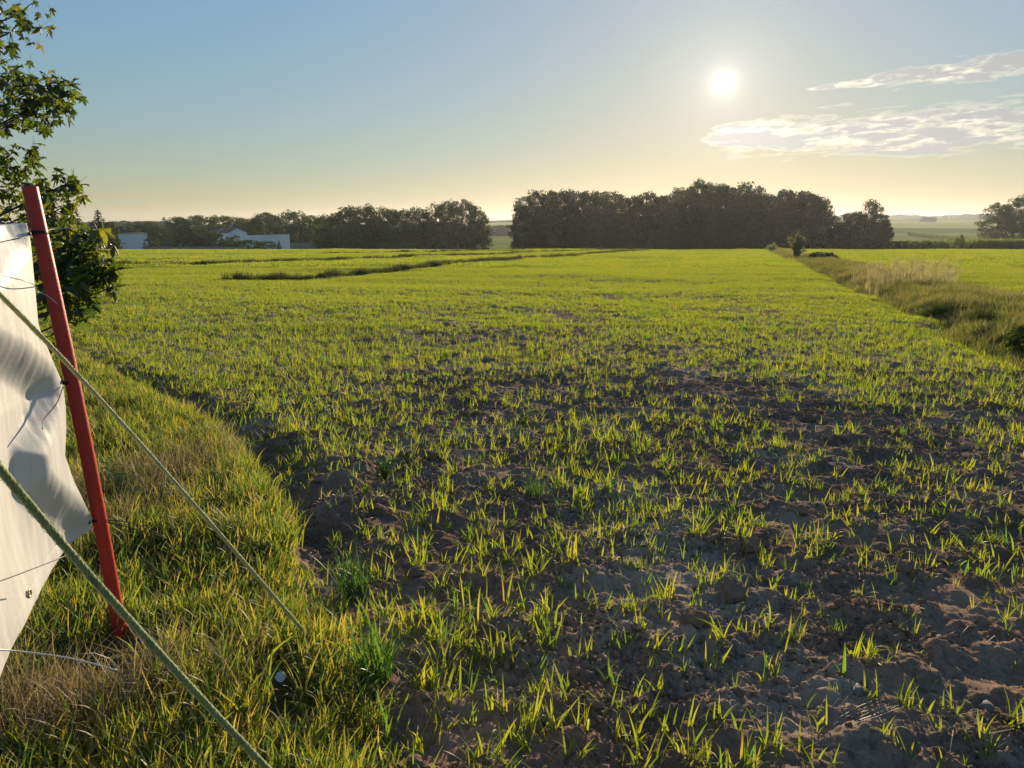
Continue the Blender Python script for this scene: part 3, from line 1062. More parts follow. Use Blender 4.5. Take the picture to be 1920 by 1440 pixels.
for q, (px, py, ang) in enumerate(((1625, 1338, 2.75), (1230, 1140, 0.15))):
    g0 = on_ground(px, py)
    mb = MB()
    for k in range(11):
        a = R(180) - ang + rg.normal(0, 0.09)
        c = np.array([g0[0] + rg.normal(0, 0.02), g0[1] + rg.normal(0, 0.025)])
        ln = rg.uniform(0.05, 0.13)
        e = [c + np.array([math.cos(a), math.sin(a)]) * t for t in (-ln, 0, ln)]
        mb.tube([(p_[0], p_[1], gz(p_[0], p_[1]) + 0.006 + rg.uniform(0, 0.006)) for p_ in e], rg.uniform(0.0007, 0.0014), 5)
    tag(mb.build('straw_bundle', M['straw']), ('flattened bundle of dry straw pressed into crumbled soil', 'short sheaf of broken straw on a soil ridge')[q], 'straw')

# --- leafy weeds and lush tufts
def leafy(name, px, py, hgt, nst, label, cat='weed', leaf=0.035, material='lush'):
    g0 = on_ground(px, py)
    t = thing(name, (g0[0], g0[1], gz(g0[0], g0[1])), label, cat)
    rr = np.random.default_rng(int(px * 7 + py))
    stem, lv, lf = MB(), [], []
    for k in range(nst):
        a = rr.uniform(0, 6.28)
        sp = rr.uniform(0.2, 0.75) * hgt
        pts = [(0, 0, -0.01), (math.cos(a) * sp * 0.4, math.sin(a) * sp * 0.4, hgt * 0.55), (math.cos(a) * sp, math.sin(a) * sp, hgt * rr.uniform(0.7, 1.05))]
        stem.tube(pts, [0.0025, 0.002, 0.001], 5)
        for j in range(13):
            u = rr.uniform(0.15, 1.0)
            p_ = np.array(pts[0]) * (1 - u) ** 2 + 2 * u * (1 - u) * np.array(pts[1]) + u * u * np.array(pts[2])
            aa, el = rr.uniform(0, 6.28), rr.uniform(-0.2, 0.7)
            dr = np.array([math.cos(aa) * math.cos(el), math.sin(aa) * math.cos(el), math.sin(el)])
            sd = np.cross(dr, [0, 0, 1.0])
            sd /= np.linalg.norm(sd)
            ln = leaf * rr.uniform(0.6, 1.3)
            b = len(lv)
            lv += [p_, p_ + dr * ln * 0.45 + sd * ln * 0.2 + [0, 0, 0.004], p_ + dr * ln, p_ + dr * ln * 0.45 - sd * ln * 0.2 + [0, 0, 0.004]]
            lf.append((b, b + 1, b + 2, b + 3))
    stem.build('stem', M['lush'], t)
    obj('foliage', mesh('foliage', lv, lf, M[material]), t)
    return t


leafy('leafy_weed', 722, 905, 0.17, 12, 'bushy feathery green weed growing among the cereal shoots')
leafy('leafy_weed', 240, 945, 0.20, 5, 'bright green broad leaved weed among the dry verge grass', leaf=0.05)
leafy('leafy_weed', 985, 800, 0.14, 6, 'small green leafy weed on a bare patch of soil')
leafy('leafy_weed', 375, 890, 0.14, 7, 'dark green low weed in the sunlit verge grass')
rr = np.random.default_rng(5)
for (px, py, sc, lb) in ((660, 1120, 1.15, 'lush dark green grass tussock at the furrow edge'), (700, 1290, 1.25, 'arching green grass tussock on the verge corner, blades drooping over soil'),
                         (1000, 930, 0.8, 'wide green tuft of grass standing alone in dark soil')):
    g0 = on_ground(px, py)
    me = blade_mesh('grass_tussock', [blades(70, 0.06, (0.12, 0.27), (0.004, 0.008), 0.4, 1.3, 6, rr, dz=-0.01)], M['lush'])
    tag(obj('grass_tussock', me, None, (g0[0], g0[1], gz(g0[0], g0[1])), None, sc), lb, 'grass')

# ------------------------------------------------------------------ red pole, banner, ropes and ties
pb = on_ground(232, 1226)
PY = float(pb[1])
PB = Vector((pb[0], PY, gz(pb[0], PY) - 0.05))
PT = Vector(at_depth(56, 351, PY - 0.02))


def pole_at(py):
    """point of the pole's axis seen at that photo row"""
    best = min((abs(proj(PB.lerp(PT, t))[1] - py), t) for t in np.linspace(-0.05, 1.02, 800))
    return PB.lerp(PT, best[1])


def proj(p):
    cx, cy = p[0], p[1] * math.cos(PITCH) - (p[2] - EYE) * math.sin(PITCH)
    cz = p[1] * math.sin(PITCH) + (p[2] - EYE) * math.cos(PITCH)
    return 960 + F * cx / cy, 720 - F * cz / cy


PR = 0.0248
pole = thing('red_pole', PB, 'slanting red plastic pole with the white banner tied to it', 'pole')
axis = (PT - PB)
side = axis.cross(Vector((0, 1, 0))).normalized()
prn = []
NS = 28
for i in range(NS + 1):
    t = i / NS
    prn.append(axis * t + side * (-0.012 * math.sin(math.pi * t)))
mb = MB()
mb.tube(prn, PR, 24, False)
mb.build('tube', M['red'], pole, True)
mb = MB()
mb.tube([prn[-1] - axis.normalized() * 0.02, prn[-1] + axis.normalized() * 0.001], PR - 0.0035, 20, False)
mb.ring(prn[-1], axis, PR - 0.0018, 0.0022, 24, 6)
mb.build('rim', M['red'], pole, True)

# ---- banner: a vinyl sheet running from the pole towards the camera's left
BD = Vector((0.20, -1.0, 0)).normalized()
BN = Vector((1.0, 0.20, 0)).normalized()
B0 = Vector((pb[0] - 0.03, PY - 0.02, 0))


def on_banner(px, py):
    """(s, z) on the banner plane under a photo pixel"""
    r = Vector(ray(px, py))
    o = Vector((0, 0, EYE))
    t = (B0 - o).dot(BN) / r.dot(BN)
    p = o + r * t
    return (p - B0).dot(BD), p.z


def clean(pts):
    return [on_banner(*p) for p in pts]


EDGE = clean([(54, 418), (57, 440), (64, 520), (71, 600), (75, 616), (100, 676), (114, 708), (118, 722), (123, 760), (124, 800), (121, 848), (138, 898), (163, 950), (178, 978), (177, 993)])
HEM = clean([(177, 993), (132, 1059), (87, 1132), (52, 1191), (35, 1229), (10, 1291), (0, 1326)])
TOP = clean([(54, 418), (30, 421), (0, 425)])
ez = np.array([e[1] for e in EDGE])
es = np.array([e[0] for e in EDGE])
hs = np.array([e[0] for e in HEM])
hz_ = np.array([e[1] for e in HEM])
tz0, tz1 = TOP[0][1], TOP[-1][1]
SEND = hs[-1] + 1.1
hslope = (hz_[-1] - hz_[0]) / (hs[-1] - hs[0])
CR1 = clean([(-60, 640), (0, 650), (50, 675), (95, 712), (106, 740), (92, 800), (74, 850), (84, 905), (120, 940), (172, 972)])
CR0 = clean([(66, 425), (52, 470), (30, 495), (0, 530), (-60, 570)])


def cum_t(P_):
    P_ = np.array(P_)
    q = np.concatenate([[0], np.cumsum(np.hypot(*np.diff(P_, axis=0).T))])
    return q / q[-1]


NU, NV = 170, 190
uu = np.linspace(0, 1, NU) ** 1.5
vv = np.linspace(0, 1, NV)
et = cum_t(EDGE)
Sg = np.zeros((NV, NU))
Zg = np.zeros((NV, NU))
for j, v in enumerate(vv):
    e_s, e_z = np.interp(v, et, es), np.interp(v, et, ez)
    far_s = SEND
    bot_end = hz_[-1] + hslope * 0.6 * (SEND - hs[-1])
    fz = tz1 + 0.01 + (bot_end - tz1) * (v ** 1.0)
    for i, u in enumerate(uu):
        s = e_s + (far_s - e_s) * u
        # straight rows blended from the shaped edge to the far end
        top = np.interp(s, [TOP[0][0], TOP[-1][0], SEND], [tz0, tz1, tz1 + 0.01])
        bot = np.interp(s, list(hs) + [SEND], list(hz_) + [bot_end])
        vf = (e_z - tz0) / (ez[-1] - tz0)
        Sg[j, i] = s
        Zg[j, i] = top + (bot - top) * vf
s_, z_ = Sg.ravel(), Zg.ravel()
d1 = poly_dist(s_, z_, CR1)
d0 = poly_dist(s_, z_, CR0)
sgn1 = np.sign(np.nanmean(poly_dist(np.array([on_banner(20, 900)[0]]), np.array([on_banner(20, 900)[1]]), CR1)))
sgn0 = np.sign(float(poly_dist(np.array([on_banner(20, 440)[0]]), np.array([on_banner(20, 440)[1]]), CR0)[0]))
d1 = d1 * sgn1          # positive on the camera side, below the long fold
d0 = d0 * sgn0          # positive above the upper fold
wdt = 0.055 + 0.03 * pn(s_ * 3, z_ * 3, 3)
disp = -0.060 * sst(-0.060, 0.075, d1) * (1 - 0.55 * sst(0.05, 0.5, d1))
disp += -0.045 * sst(-0.03, 0.10, d0)
disp += 0.008 * pn(s_ * 4, z_ * 2.2, 8) + 0.0035 * pn(s_ * 11 + z_ * 2, z_ * 2.5, 9) + 0.0016 * pn(s_ * 40, z_ * 5, 10)
near_edge = np.exp(-(s_ - np.interp(-z_, -ez, es)) / 0.05)
disp *= (1 - 0.75 * np.clip(near_edge, 0, 1))
Pw = np.array(B0)[None] + s_[:, None] * np.array(BD)[None] + disp[:, None] * np.array(BN)[None]
Pw[:, 2] = z_
org = np.array([B0.x, B0.y, float(z_.min())])
q = (np.arange(NV - 1)[:, None] * NU + np.arange(NU - 1)[None])[..., None] + np.array([0, 1, NU + 1, NU])[None, None]


def vinyl(name, base):
    m, g, p, out = mat(name)
    at = g.n('ShaderNodeAttribute', attribute_name='sz')
    mp = g.n('ShaderNodeMapping')
    g.link(at.outputs['Vector'], mp.inputs[0])
    mp.inputs['Scale'].default_value = (26, 1.6, 1)
    drip = g.noise(mp.outputs[0], 1.0, 6, 0.65)
    mp2 = g.n('ShaderNodeMapping')
    g.link(at.outputs['Vector'], mp2.inputs[0])
    mp2.inputs['Scale'].default_value = (5, 3.2, 1)
    patch = g.noise(mp2.outputs[0], 1.0, 4, 0.6)
    mud = g.m('MULTIPLY', g.rng(drip, 0.60, 0.74), g.rng(patch, 0.50, 0.66))
    grime = g.rng(drip, 0.42, 0.8, 0.0, 0.28)
    c = g.mix(grime, (*base, 1), (base[0] * 0.62, base[1] * 0.60, base[2] * 0.55, 1))
    c = g.mix(g.m('MULTIPLY', mud, 0.55), c, (0.40, 0.27, 0.13, 1))
    g.link(c, p.inputs['Base Color'])
    p.inputs['Roughness'].default_value = 0.48
    p.inputs['Specular IOR Level'].default_value = 0.35
    b = g.n('ShaderNodeBump')
    b.inputs['Distance'].default_value = 0.0015
    b.inputs['Strength'].default_value = 0.6
    g.link(g.noise(at.outputs['Vector'], 42.0, 4, 0.6), b.inputs['Height'])
    g.link(b.outputs[0], p.inputs['Normal'])
    tr = g.n('ShaderNodeBsdfTranslucent')
    tr.inputs[0].default_value = (0.75, 0.74, 0.70, 1)
    mx = g.n('ShaderNodeMixShader')
    mx.inputs[0].default_value = 0.20
    g.link(p.outputs[0], mx.inputs[1])
    g.link(tr.outputs[0], mx.inputs[2])
    g.link(mx.outputs[0], out.inputs[0])
    return m


M['vinyl'] = vinyl('white_vinyl', (0.80, 0.79, 0.77))
sz = np.stack([s_, z_, np.zeros(len(s_))], -1).astype(np.float32)
banner = thing('banner', org, 'dirty white vinyl banner sheet tied along the red pole', 'banner')
sh = obj('sheet', mesh('sheet', Pw - org, q.reshape(-1, 4), M['vinyl'], True, {'sz': ('FLOAT_VECTOR', 'POINT', sz)}), banner)
sm = sh.modifiers.new('thickness', 'SOLIDIFY')
sm.thickness = 0.0012
sm.offset = -1
# welded hem along the lower edge: follows the sheet, 2 mm proud of it
G3 = Pw.reshape(NV, NU, 3)
S3 = sz.reshape(NV, NU, 3)
hv, hf, ha = [], [], []
bn = np.array(BN)
i0 = 2
for i in range(i0, NU):
    colz = G3[:, i, 2]
    zb = colz[-1]
    for k, zz in enumerate(np.linspace(zb + 0.052, zb - 0.002, 6)):
        j = np.interp(-zz, -colz, np.arange(NV))
        j0 = min(int(j), NV - 2)
        p_ = G3[j0, i] + (G3[j0 + 1, i] - G3[j0, i]) * (j - j0)
        hv.append(np.array([p_[0], p_[1], zz]) + bn * (0.0022 if 0 < k < 5 else 0.0002) - org)
        ha.append(S3[j0, i])
for i in range(NU - i0 - 1):
    for k in range(5):
        a = i * 6 + k
        hf.append((a, a + 6, a + 7, a + 1))
obj('hem', mesh('hem', hv, np.array(hf), M['vinyl'], True, {'sz': ('FLOAT_VECTOR', 'POINT', np.array(ha, np.float32))}), banner)


def banner_pt(px, py, lift=0.0):
    s, z = on_banner(px, py)
    k = np.argmin((s_ - s) ** 2 + (z_ - z) ** 2)
    return Vector(Pw[k]) + BN * lift


mb = MB()
mb.ring(banner_pt(78, 1113, 0.005) - Vector(org), BN, 0.0105, 0.0042, 24, 8, 0.6)
mb.build('eyelet', M['brass'], banner, True)


def plane_pt(px, py, lift=0.02):
    s, z = on_banner(px, py)
    p = B0 + BD * s + BN * lift
    return Vector((p.x, p.y, z))


def cord(name, pts, r, material, label, cat, flat=1.0, sides=6, parent=None):
    # smooth the points, then a tube
    P_ = [np.array(p, float) for p in pts]
    out = []
    for i in range(len(P_) - 1):
        p0, p1, p2, p3 = P_[max(i - 1, 0)], P_[i], P_[i + 1], P_[min(i + 2, len(P_) - 1)]
        for t in np.linspace(0, 1, 8, endpoint=False):
            out.append(0.5 * ((2 * p1) + (-p0 + p2) * t + (2 * p0 - 5 * p1 + 4 * p2 - p3) * t * t + (-p0 + 3 * p1 - 3 * p2 + p3) * t ** 3))
    out.append(P_[-1])
    mb = MB()
    mb.tube([tuple(p) for p in out], r, sides, True, flat)
    o = mb.build(name, material, parent, True)
    if parent is None:
        tag(o, label, cat)
    return o


def tie(py, label, extra=(), rings=2):
    c = pole_at(py)
    t = thing('cable_tie', c, label, 'cable tie')
    mb = MB()
    for k in range(rings):
        mb.ring(axis.normalized() * (k * 0.0045 - 0.002), axis + Vector((0.06, 0.3, 0)), PR + 0.0018, 0.0022, 28, 6, 1.3)
    mb.build('loop', M['black'], t, True)
    for nm, pts, r, m_, fl in extra:
        cord(nm, [Vector(p) - c for p in pts], r, M[m_], None, None, fl, 6, t)
    return t


pc = pole_at(437)
tie(437, 'black tie round the upper end of the red pole with a pale tail', [
    ('strap', [banner_pt(-20, 464, 0.012), banner_pt(20, 452, 0.012), banner_pt(50, 443, 0.012), pc + Vector((-PR, -0.012, 0.0))], 0.0016, 'black', 1.0),
    ('strap', [banner_pt(56, 440, 0.004), pc + Vector((-PR - 0.002, -0.005, 0.0))], 0.006, 'black', 0.6),
    ('tail', [pc + Vector((PR, -0.005, 0.008)), Vector(at_depth(110, 428.5, PY + 0.05)), Vector(at_depth(158, 427, PY + 0.12))], 0.0019, 'tie', 0.7)])
pc = pole_at(718)
tie(718, 'black tie round the middle of the red pole beside the banner fold', [
    ('strap', [banner_pt(116, 716, 0.004), pc + Vector((-PR - 0.002, -0.004, 0.0))], 0.007, 'black', 0.6),
    ('tail', [banner_pt(116, 722, 0.006), banner_pt(106, 755, 0.016), banner_pt(92, 785, 0.022), banner_pt(82, 806, 0.035)], 0.0022, 'black', 0.7)])
pc = pole_at(974)
tie(974, 'black tie round the lower part of the red pole with two long cord ends', [
    ('strap', [banner_pt(174, 978, 0.004), pc + Vector((-PR - 0.002, -0.004, 0.0))], 0.008, 'black', 0.6),
    ('tail', [pc + Vector((PR, -0.008, 0.002)), Vector(at_depth(245, 980, PY + 0.02)), Vector(at_depth(308, 1006, PY + 0.06))], 0.0017, 'black', 1.0),
    ('tail', [pc + Vector((PR, -0.008, -0.004)), Vector(at_depth(240, 988, PY - 0.01)), Vector(at_depth(312, 1009, PY + 0.05))], 0.0017, 'black', 1.0)])
cord('cable_tie', [plane_pt(-60, 500, 0.0), plane_pt(0, 517, 0.01), plane_pt(40, 532, 0.03), Vector(at_depth(70, 547, PY - 0.12)), Vector(at_depth(88, 554, PY - 0.11)), Vector(at_depth(107, 570, PY - 0.10))], 0.0017, M['tie'],
     'thin pale tie end sticking from the banner across the red pole', 'cable tie', 0.7)
cord('cable_tie', [plane_pt(-60, 1110, 0.0), plane_pt(0, 1083, 0.03), plane_pt(85, 1045, 0.06)], 0.0021, M['black'], 'short dark tie end standing off the lower banner above the eyelet', 'cable tie', 0.6)
cord('cable_tie', [plane_pt(-60, 1218, 0.0), plane_pt(0, 1221, 0.02), Vector(at_depth(130, 1234, PY - 0.72)), Vector(at_depth(220, 1257, PY - 0.68))], 0.0026, M['tie'],
     'long translucent tie end reaching past the banner hem over the grass', 'cable tie', 0.5)


def rope_material(k=(1.0, 1.0, 1.0)):
    m, g, p, out = mat('green_rope')
    tc = g.n('ShaderNodeTexCoord')
    n = g.noise(tc.outputs['Object'], 190.0, 3, 0.6)
    n2 = g.noise(tc.outputs['Object'], 12.0, 4, 0.6)
    c = g.ramp(n, [(0.3, (0.27, 0.28, 0.09)), (0.55, (0.42, 0.42, 0.16)), (0.8, (0.56, 0.54, 0.27))])
    c = g.mix(g.rng(n2, 0.5, 0.8), c, (0.14, 0.20, 0.06, 1))
    g.link(g.mix(1.0, c, (*k, 1), 'MULTIPLY'), p.inputs['Base Color'])
    p.inputs['Roughness'].default_value = 0.85
    p.inputs['Sheen Weight'].default_value = 0.4
    return m


M['rope'] = rope_material()
M['rope2'] = rope_material((0.55, 0.66, 0.5))


def rope(pxs, d0, d1, r, label, rm='rope'):
    """a braided rope: three strands twisted round one straight line between two points"""
    n = len(pxs)
    P_ = [Vector(at_depth(px, py, d0 + (d1 - d0) * i / (n - 1))) for i, (px, py) in enumerate(pxs)]
    a, b = P_[0], P_[-1]
    L = (b - a).length
    t = thing('guy_rope', b, label, 'rope')
    steps = int(L / 0.009)
    dirv = (b - a).normalized()
    s1 = dirv.orthogonal().normalized()
    s2 = dirv.cross(s1)
    cu = []
    kk = np.array([[p[0], p[1], p[2]] for p in P_])
    ti = np.linspace(0, 1, n)
    co = [np.polyfit(ti, kk[:, c], 2) for c in range(3)]
    for i in range(steps + 1):
        u = i / steps
        cu.append(Vector([float(np.polyval(co[c], u)) for c in range(3)]) - b)
    for k in range(3):
        mb = MB()
        pts = []
        for i, p in enumerate(cu):
            ph = i * 0.009 / 0.04 * 2 * math.pi + k * 2 * math.pi / 3
            pts.append(p + (s1 * math.cos(ph) + s2 * math.sin(ph)) * r * 0.22)
        mb.tube(pts, r * 0.80, 7, True)
        mb.build('strand', M[rm], t, True)
    # loose fibres
    mb = MB()
    rr = np.random.default_rng(int(d0 * 100))
    for i in range(900):
        p = cu[int(rr.integers(0, len(cu)))]
        ph = rr.uniform(0, 6.28)
        o_ = s1 * math.cos(ph) + s2 * math.sin(ph)
        e = p + o_ * r * rr.uniform(1.05, 1.35) + dirv * rr.normal(0, 0.01)
        mb.tube([p + o_ * r * 0.9, e], 0.0003, 3, False)
    o = mb.build('fibres', M[rm], t)
    o['kind'] = 'stuff'
    return t


ga = on_ground(613, 1236)
rope([(-90, 468), (0, 560), (135, 692), (300, 868), (450, 1045), (613, 1236)], 1.75, float(ga[1]), 0.0070, 'thin yellow green guy rope crossing the red pole and ending in the grass')
rope([(-90, 765), (0, 880), (120, 1020), (250, 1170), (380, 1315), (500, 1442), (600, 1540)], 1.15, 1.62, 0.0082, 'thick fuzzy green guy rope passing low in front of the banner', 'rope2')

g0 = on_ground(526, 1272)
dz = gz(g0[0], g0[1])
capc = Vector(at_depth(526, 1269, g0[1] - 0.17))
tocam = (Vector((0, 0, EYE)) - capc).normalized()
mb = MB()
mb.tube([(0, 0, 0), (0, 0, 0.002)], 0.0165, 28, True)
mb.ring((0, 0, 0.001), (0, 0, 1), 0.0163, 0.0011, 28, 6)
o = mb.build('plastic_disc', M['paleblue'], None, False, capc)
o.rotation_euler = tocam.to_track_quat('Z', 'Y').to_euler()
tag(o, 'small round pale blue plastic disc caught in the verge grass', 'disc')

# ------------------------------------------------------------------ maple at the left edge
def maple_leaf_mesh(k):
    rr = np.random.default_rng(900 + k)
    lobes = [(0, 1.0), (0.72, 0.86), (-0.72, 0.86), (1.55, 0.52), (-1.55, 0.52)]
    ang = []
    for a, l in lobes:
        ang += [(a - 0.20, l * 0.72), (a - 0.09, l * 0.80), (a, l), (a + 0.09, l * 0.80), (a + 0.20, l * 0.72)]
    for a, l in ((0.37, 0.40), (-0.37, 0.40), (1.13, 0.36), (-1.13, 0.36), (2.3, 0.22), (-2.3, 0.22)):
        ang.append((a, l))
    ang.sort()
    v = [(0, 0, 0)]
    for a, l in ang:
        l *= rr.uniform(0.92, 1.06)
        x, y = math.sin(a) * l, math.cos(a) * l
        v.append((x * 0.55, y * 0.55 + 0.0, -0.10 * (x * x + y * y) - 0.06 * abs(x) + rr.normal(0, 0.012) + 0.05 * math.sin(4 * a + k)))
    n = len(v) - 1
    f = [(0, i, i + 1) for i in range(1, n)] + [(0, n, 1)]
    b = len(v)
    v += [(-0.012, 0, 0), (0.012, 0, 0), (0.008, -0.5, 0.08), (-0.008, -0.5, 0.08)]
    f.append((b, b + 1, b + 2, b + 3))
    return np.array(v), f


LP = [maple_leaf_mesh(k) for k in range(5)]
LPM = [mesh('leaf', v, f, M['maple']) for v, f in LP]
TREE = Vector((-4.75, 4.9, 0))
TREE.z = gz(TREE.x, TREE.y) - 0.05
maple = thing('maple_tree', TREE, 'leafy maple tree behind the banner with sunlit lobed leaves', 'tree')
rg = np.random.default_rng(77)
# leaf clusters: photo pixel, distance, radius in metres, leaves
CL = [(20, 60, 5.2, 0.28, 60), (-30, 140, 5.1, 0.36, 80), (40, 25, 5.4, 0.20, 30), (65, 170, 5.0, 0.24, 80), (100, 185, 4.9, 0.20, 75), (45, 215, 5.0, 0.22, 70), (5, 190, 5.2, 0.28, 70),
      (20, 290, 5.0, 0.22, 60), (-10, 330, 4.9, 0.28, 60), (30, 350, 5.0, 0.20, 45), (100, 355, 4.8, 0.19, 55), (125, 345, 4.8, 0.13, 28), (95, 400, 4.8, 0.17, 50), (65, 395, 5.0, 0.16, 30),
      (20, 395, 5.1, 0.22, 36), (115, 470, 4.6, 0.22, 80), (150, 500, 4.5, 0.20, 80), (178, 515, 4.5, 0.15, 40), (120, 540, 4.5, 0.22, 80), (165, 465, 4.6, 0.15, 40), (90, 500, 4.7, 0.24, 60),
      (85, 565, 4.6, 0.2, 50), (145, 560, 4.4, 0.14, 34), (200, 512, 4.5, 0.09, 16), (172, 440, 4.6, 0.10, 16), (150, 590, 4.4, 0.09, 12), (205, 540, 4.4, 0.07, 8), (130, 425, 4.7, 0.10, 16), (-80, 240, 5.2, 0.5, 90), (-90, 60, 5.3, 0.5, 80), (-70, 420, 5.0, 0.5, 60), (110, 640, 4.5, 0.14, 14)]
limb = MB()
leaves = []
# the rest of the crown, round the trunk and outside the picture
for k in range(44):
    a_, h_ = rg.uniform(0, 6.283), rg.uniform(0.9, 5.2)
    q_ = Vector((math.cos(a_) * 1.25, math.sin(a_) * 1.25, 0)) * rg.uniform(0.35, 1.0) * (1.0 if h_ < 3.6 else 0.6)
    c_ = Vector((q_.x - 0.25, q_.y, h_))
    limb.tube([(0, 0, max(0.5, h_ - 0.7)), c_ * 0.5 + Vector((0, 0, h_ * 0.5 - 0.25)), c_], [0.022, 0.012, 0.004], 5)
    for _ in range(46):
        o_ = Vector(rg.normal(0, 1, 3)).normalized() * 0.42 * (rg.uniform(0.1, 1.0) ** 0.6)
        leaves.append((c_ + o_, rg.uniform(0.08, 0.17)))
limb.tube([(0, 0, 0), (0.03, -0.02, 0.7), (-0.02, 0.03, 1.5), (0.05, 0, 2.6), (0.0, 0.05, 3.8)], [0.13, 0.11, 0.095, 0.07, 0.04], 10)
for px, py, dd, rad, nl in CL:
    c = Vector(at_depth(px, py, dd)) - TREE
    h0 = max(0.35, min(3.4, c.z - 0.35 - 0.25 * c.xy.length * 0.5))
    st = Vector((0.0, 0.0, h0))
    mid = st.lerp(c, 0.55) + Vector((0, 0, -0.10))
    limb.tube([st, mid, c], [0.017, 0.010, 0.004], 6)
    nl = int(nl * 0.72)
    for k in range(nl):
        o_ = Vector(rg.normal(0, 1, 3))
        o_ = o_.normalized() * rad * (rg.uniform(0.15, 1.0) ** 0.6)
        o_.z *= 0.75
        p = c + o_
        if k % 5 == 0:
            limb.tube([c + o_ * 0.1, c + o_ * 0.6 + Vector((0, 0, 0.01)), p], [0.004, 0.0025, 0.0012], 4, False)
        leaves.append((p, (rg.uniform(0.07, 0.15) if py < 430 else rg.uniform(0.09, 0.19))))
limb.build('trunk', M['bark'], maple, True)
order = []
inv = []
for i, (p, s) in enumerate(leaves):
    u, v_ = proj(p + TREE)
    inv.append(0 if (u > -10 and v_ > -10) else 1)
idx = sorted(range(len(leaves)), key=lambda i: (inv[i], (leaves[i][0] + TREE).y))
single = set(idx[:290])
mv, mf = [], []
nv = 0
for i, (p, s) in enumerate(leaves):
    # leaves hang: the tip points outwards and down, the blade tilts freely
    q_ = Quaternion((0, 0, 1), rg.uniform(0, 6.283)) @ Quaternion((1, 0, 0), rg.normal(-0.75, 0.55)) @ Quaternion((0, 1, 0), rg.normal(0, 0.5))
    k = int(rg.integers(0, 5))
    if i in single:
        o = obj('leaf', LPM[k], maple, p, q_.to_euler(), s)
    else:
        m3 = np.array(q_.to_matrix()) * s
        mv.append(LP[k][0] @ m3.T + np.array(p))
        mf += [tuple(a + nv for a in f) for f in LP[k][1]]
        nv += len(LP[k][0])
o = obj('leaf_mass', mesh('leaf_mass', np.concatenate(mv), mf, M['maple_mass']), maple)
o['kind'] = 'stuff'

# ------------------------------------------------------------------ trees in the distance
def crown_cloud(rg, h, r, base, nclump, per, leaf, prof_pow=0.5, clump_r=0.16, shell=0.7, flat=1.0):
    """leaf quads gathered in clumps through an egg-shaped crown"""
    t = rg.uniform(0.02, 1, nclump)
    rad = np.sqrt(np.clip(1 - (2 * t - 0.85) ** 2 / 1.35, 0.05, 1)) ** (prof_pow * 2)
    a = rg.uniform(0, 6.283, nclump)
    q = np.where(rg.uniform(0, 1, nclump) < shell, rg.uniform(0.72, 1.0, nclump), np.sqrt(rg.uniform(0, 0.6, nclump)))
    cz = base + (h - base) * t
    c = np.stack([np.cos(a) * rad * q * r, np.sin(a) * rad * q * r, cz], -1)
    cr = h * clump_r * rg.uniform(0.6, 1.25, nclump)
    n = nclump * per
    off = rg.normal(0, 1, (n, 3))
    off /= np.linalg.norm(off, axis=1)[:, None]
    off *= (rg.uniform(0.1, 1, n) ** 0.45)[:, None]
    off[:, 2] *= 0.75 * flat
    p = np.repeat(c, per, 0) + off * np.repeat(cr, per)[:, None]
    p = p[p[:, 2] > 0.05]
    n = len(p)
    u = rg.normal(0, 1, (n, 3))
    u /= np.linalg.norm(u, axis=1)[:, None]
    v = np.cross(u, rg.normal(0, 1, (n, 3)))
    v /= np.linalg.norm(v, axis=1)[:, None]
    s = leaf * rg.uniform(0.6, 1.3, n)[:, None]
    vs = np.stack([p - u * s * 0.5, p + v * s * 0.32, p + u * s * 0.5, p - v * s * 0.32], 1).reshape(-1, 3)
    return vs, np.arange(n * 4).reshape(-1, 4)


def trunk_mesh(rg, h, r0, nlimb, spread):
    mb = MB()
    wob = rg.normal(0, 0.02 * h, (4, 2))
    pts = [(0, 0, -0.4), (wob[0, 0], wob[0, 1], h * 0.3), (wob[1, 0], wob[1, 1], h * 0.6), (wob[2, 0], wob[2, 1], h * 0.92)]
    mb.tube(pts, [r0, r0 * 0.8, r0 * 0.5, r0 * 0.15], 7)
    for k in range(nlimb):
        u = rg.uniform(0.2, 0.75)
        a = rg.uniform(0, 6.283)
        st = Vector((0, 0, h * u))
        en = st + Vector((math.cos(a) * spread, math.sin(a) * spread, h * rg.uniform(0.1, 0.25)))
        mb.tube([st, st.lerp(en, 0.5) + Vector((0, 0, h * 0.02)), en], [r0 * 0.4, r0 * 0.25, r0 * 0.08], 5)
    return mesh('trunk', mb.v, mb.f, M['bark'], True)


def tree_proto(seed, h, r, base, material, nclump=85, per=62, leaf=0.5, pp=0.5, clump_r=0.12, shell=0.7):
    rg = np.random.default_rng(seed)
    v, f = crown_cloud(rg, h, r, base, nclump, per, leaf, pp, clump_r, shell)
    return mesh('crown', v, f, M[material]), trunk_mesh(rg, h, 0.022 * h, 7, r * 0.7)


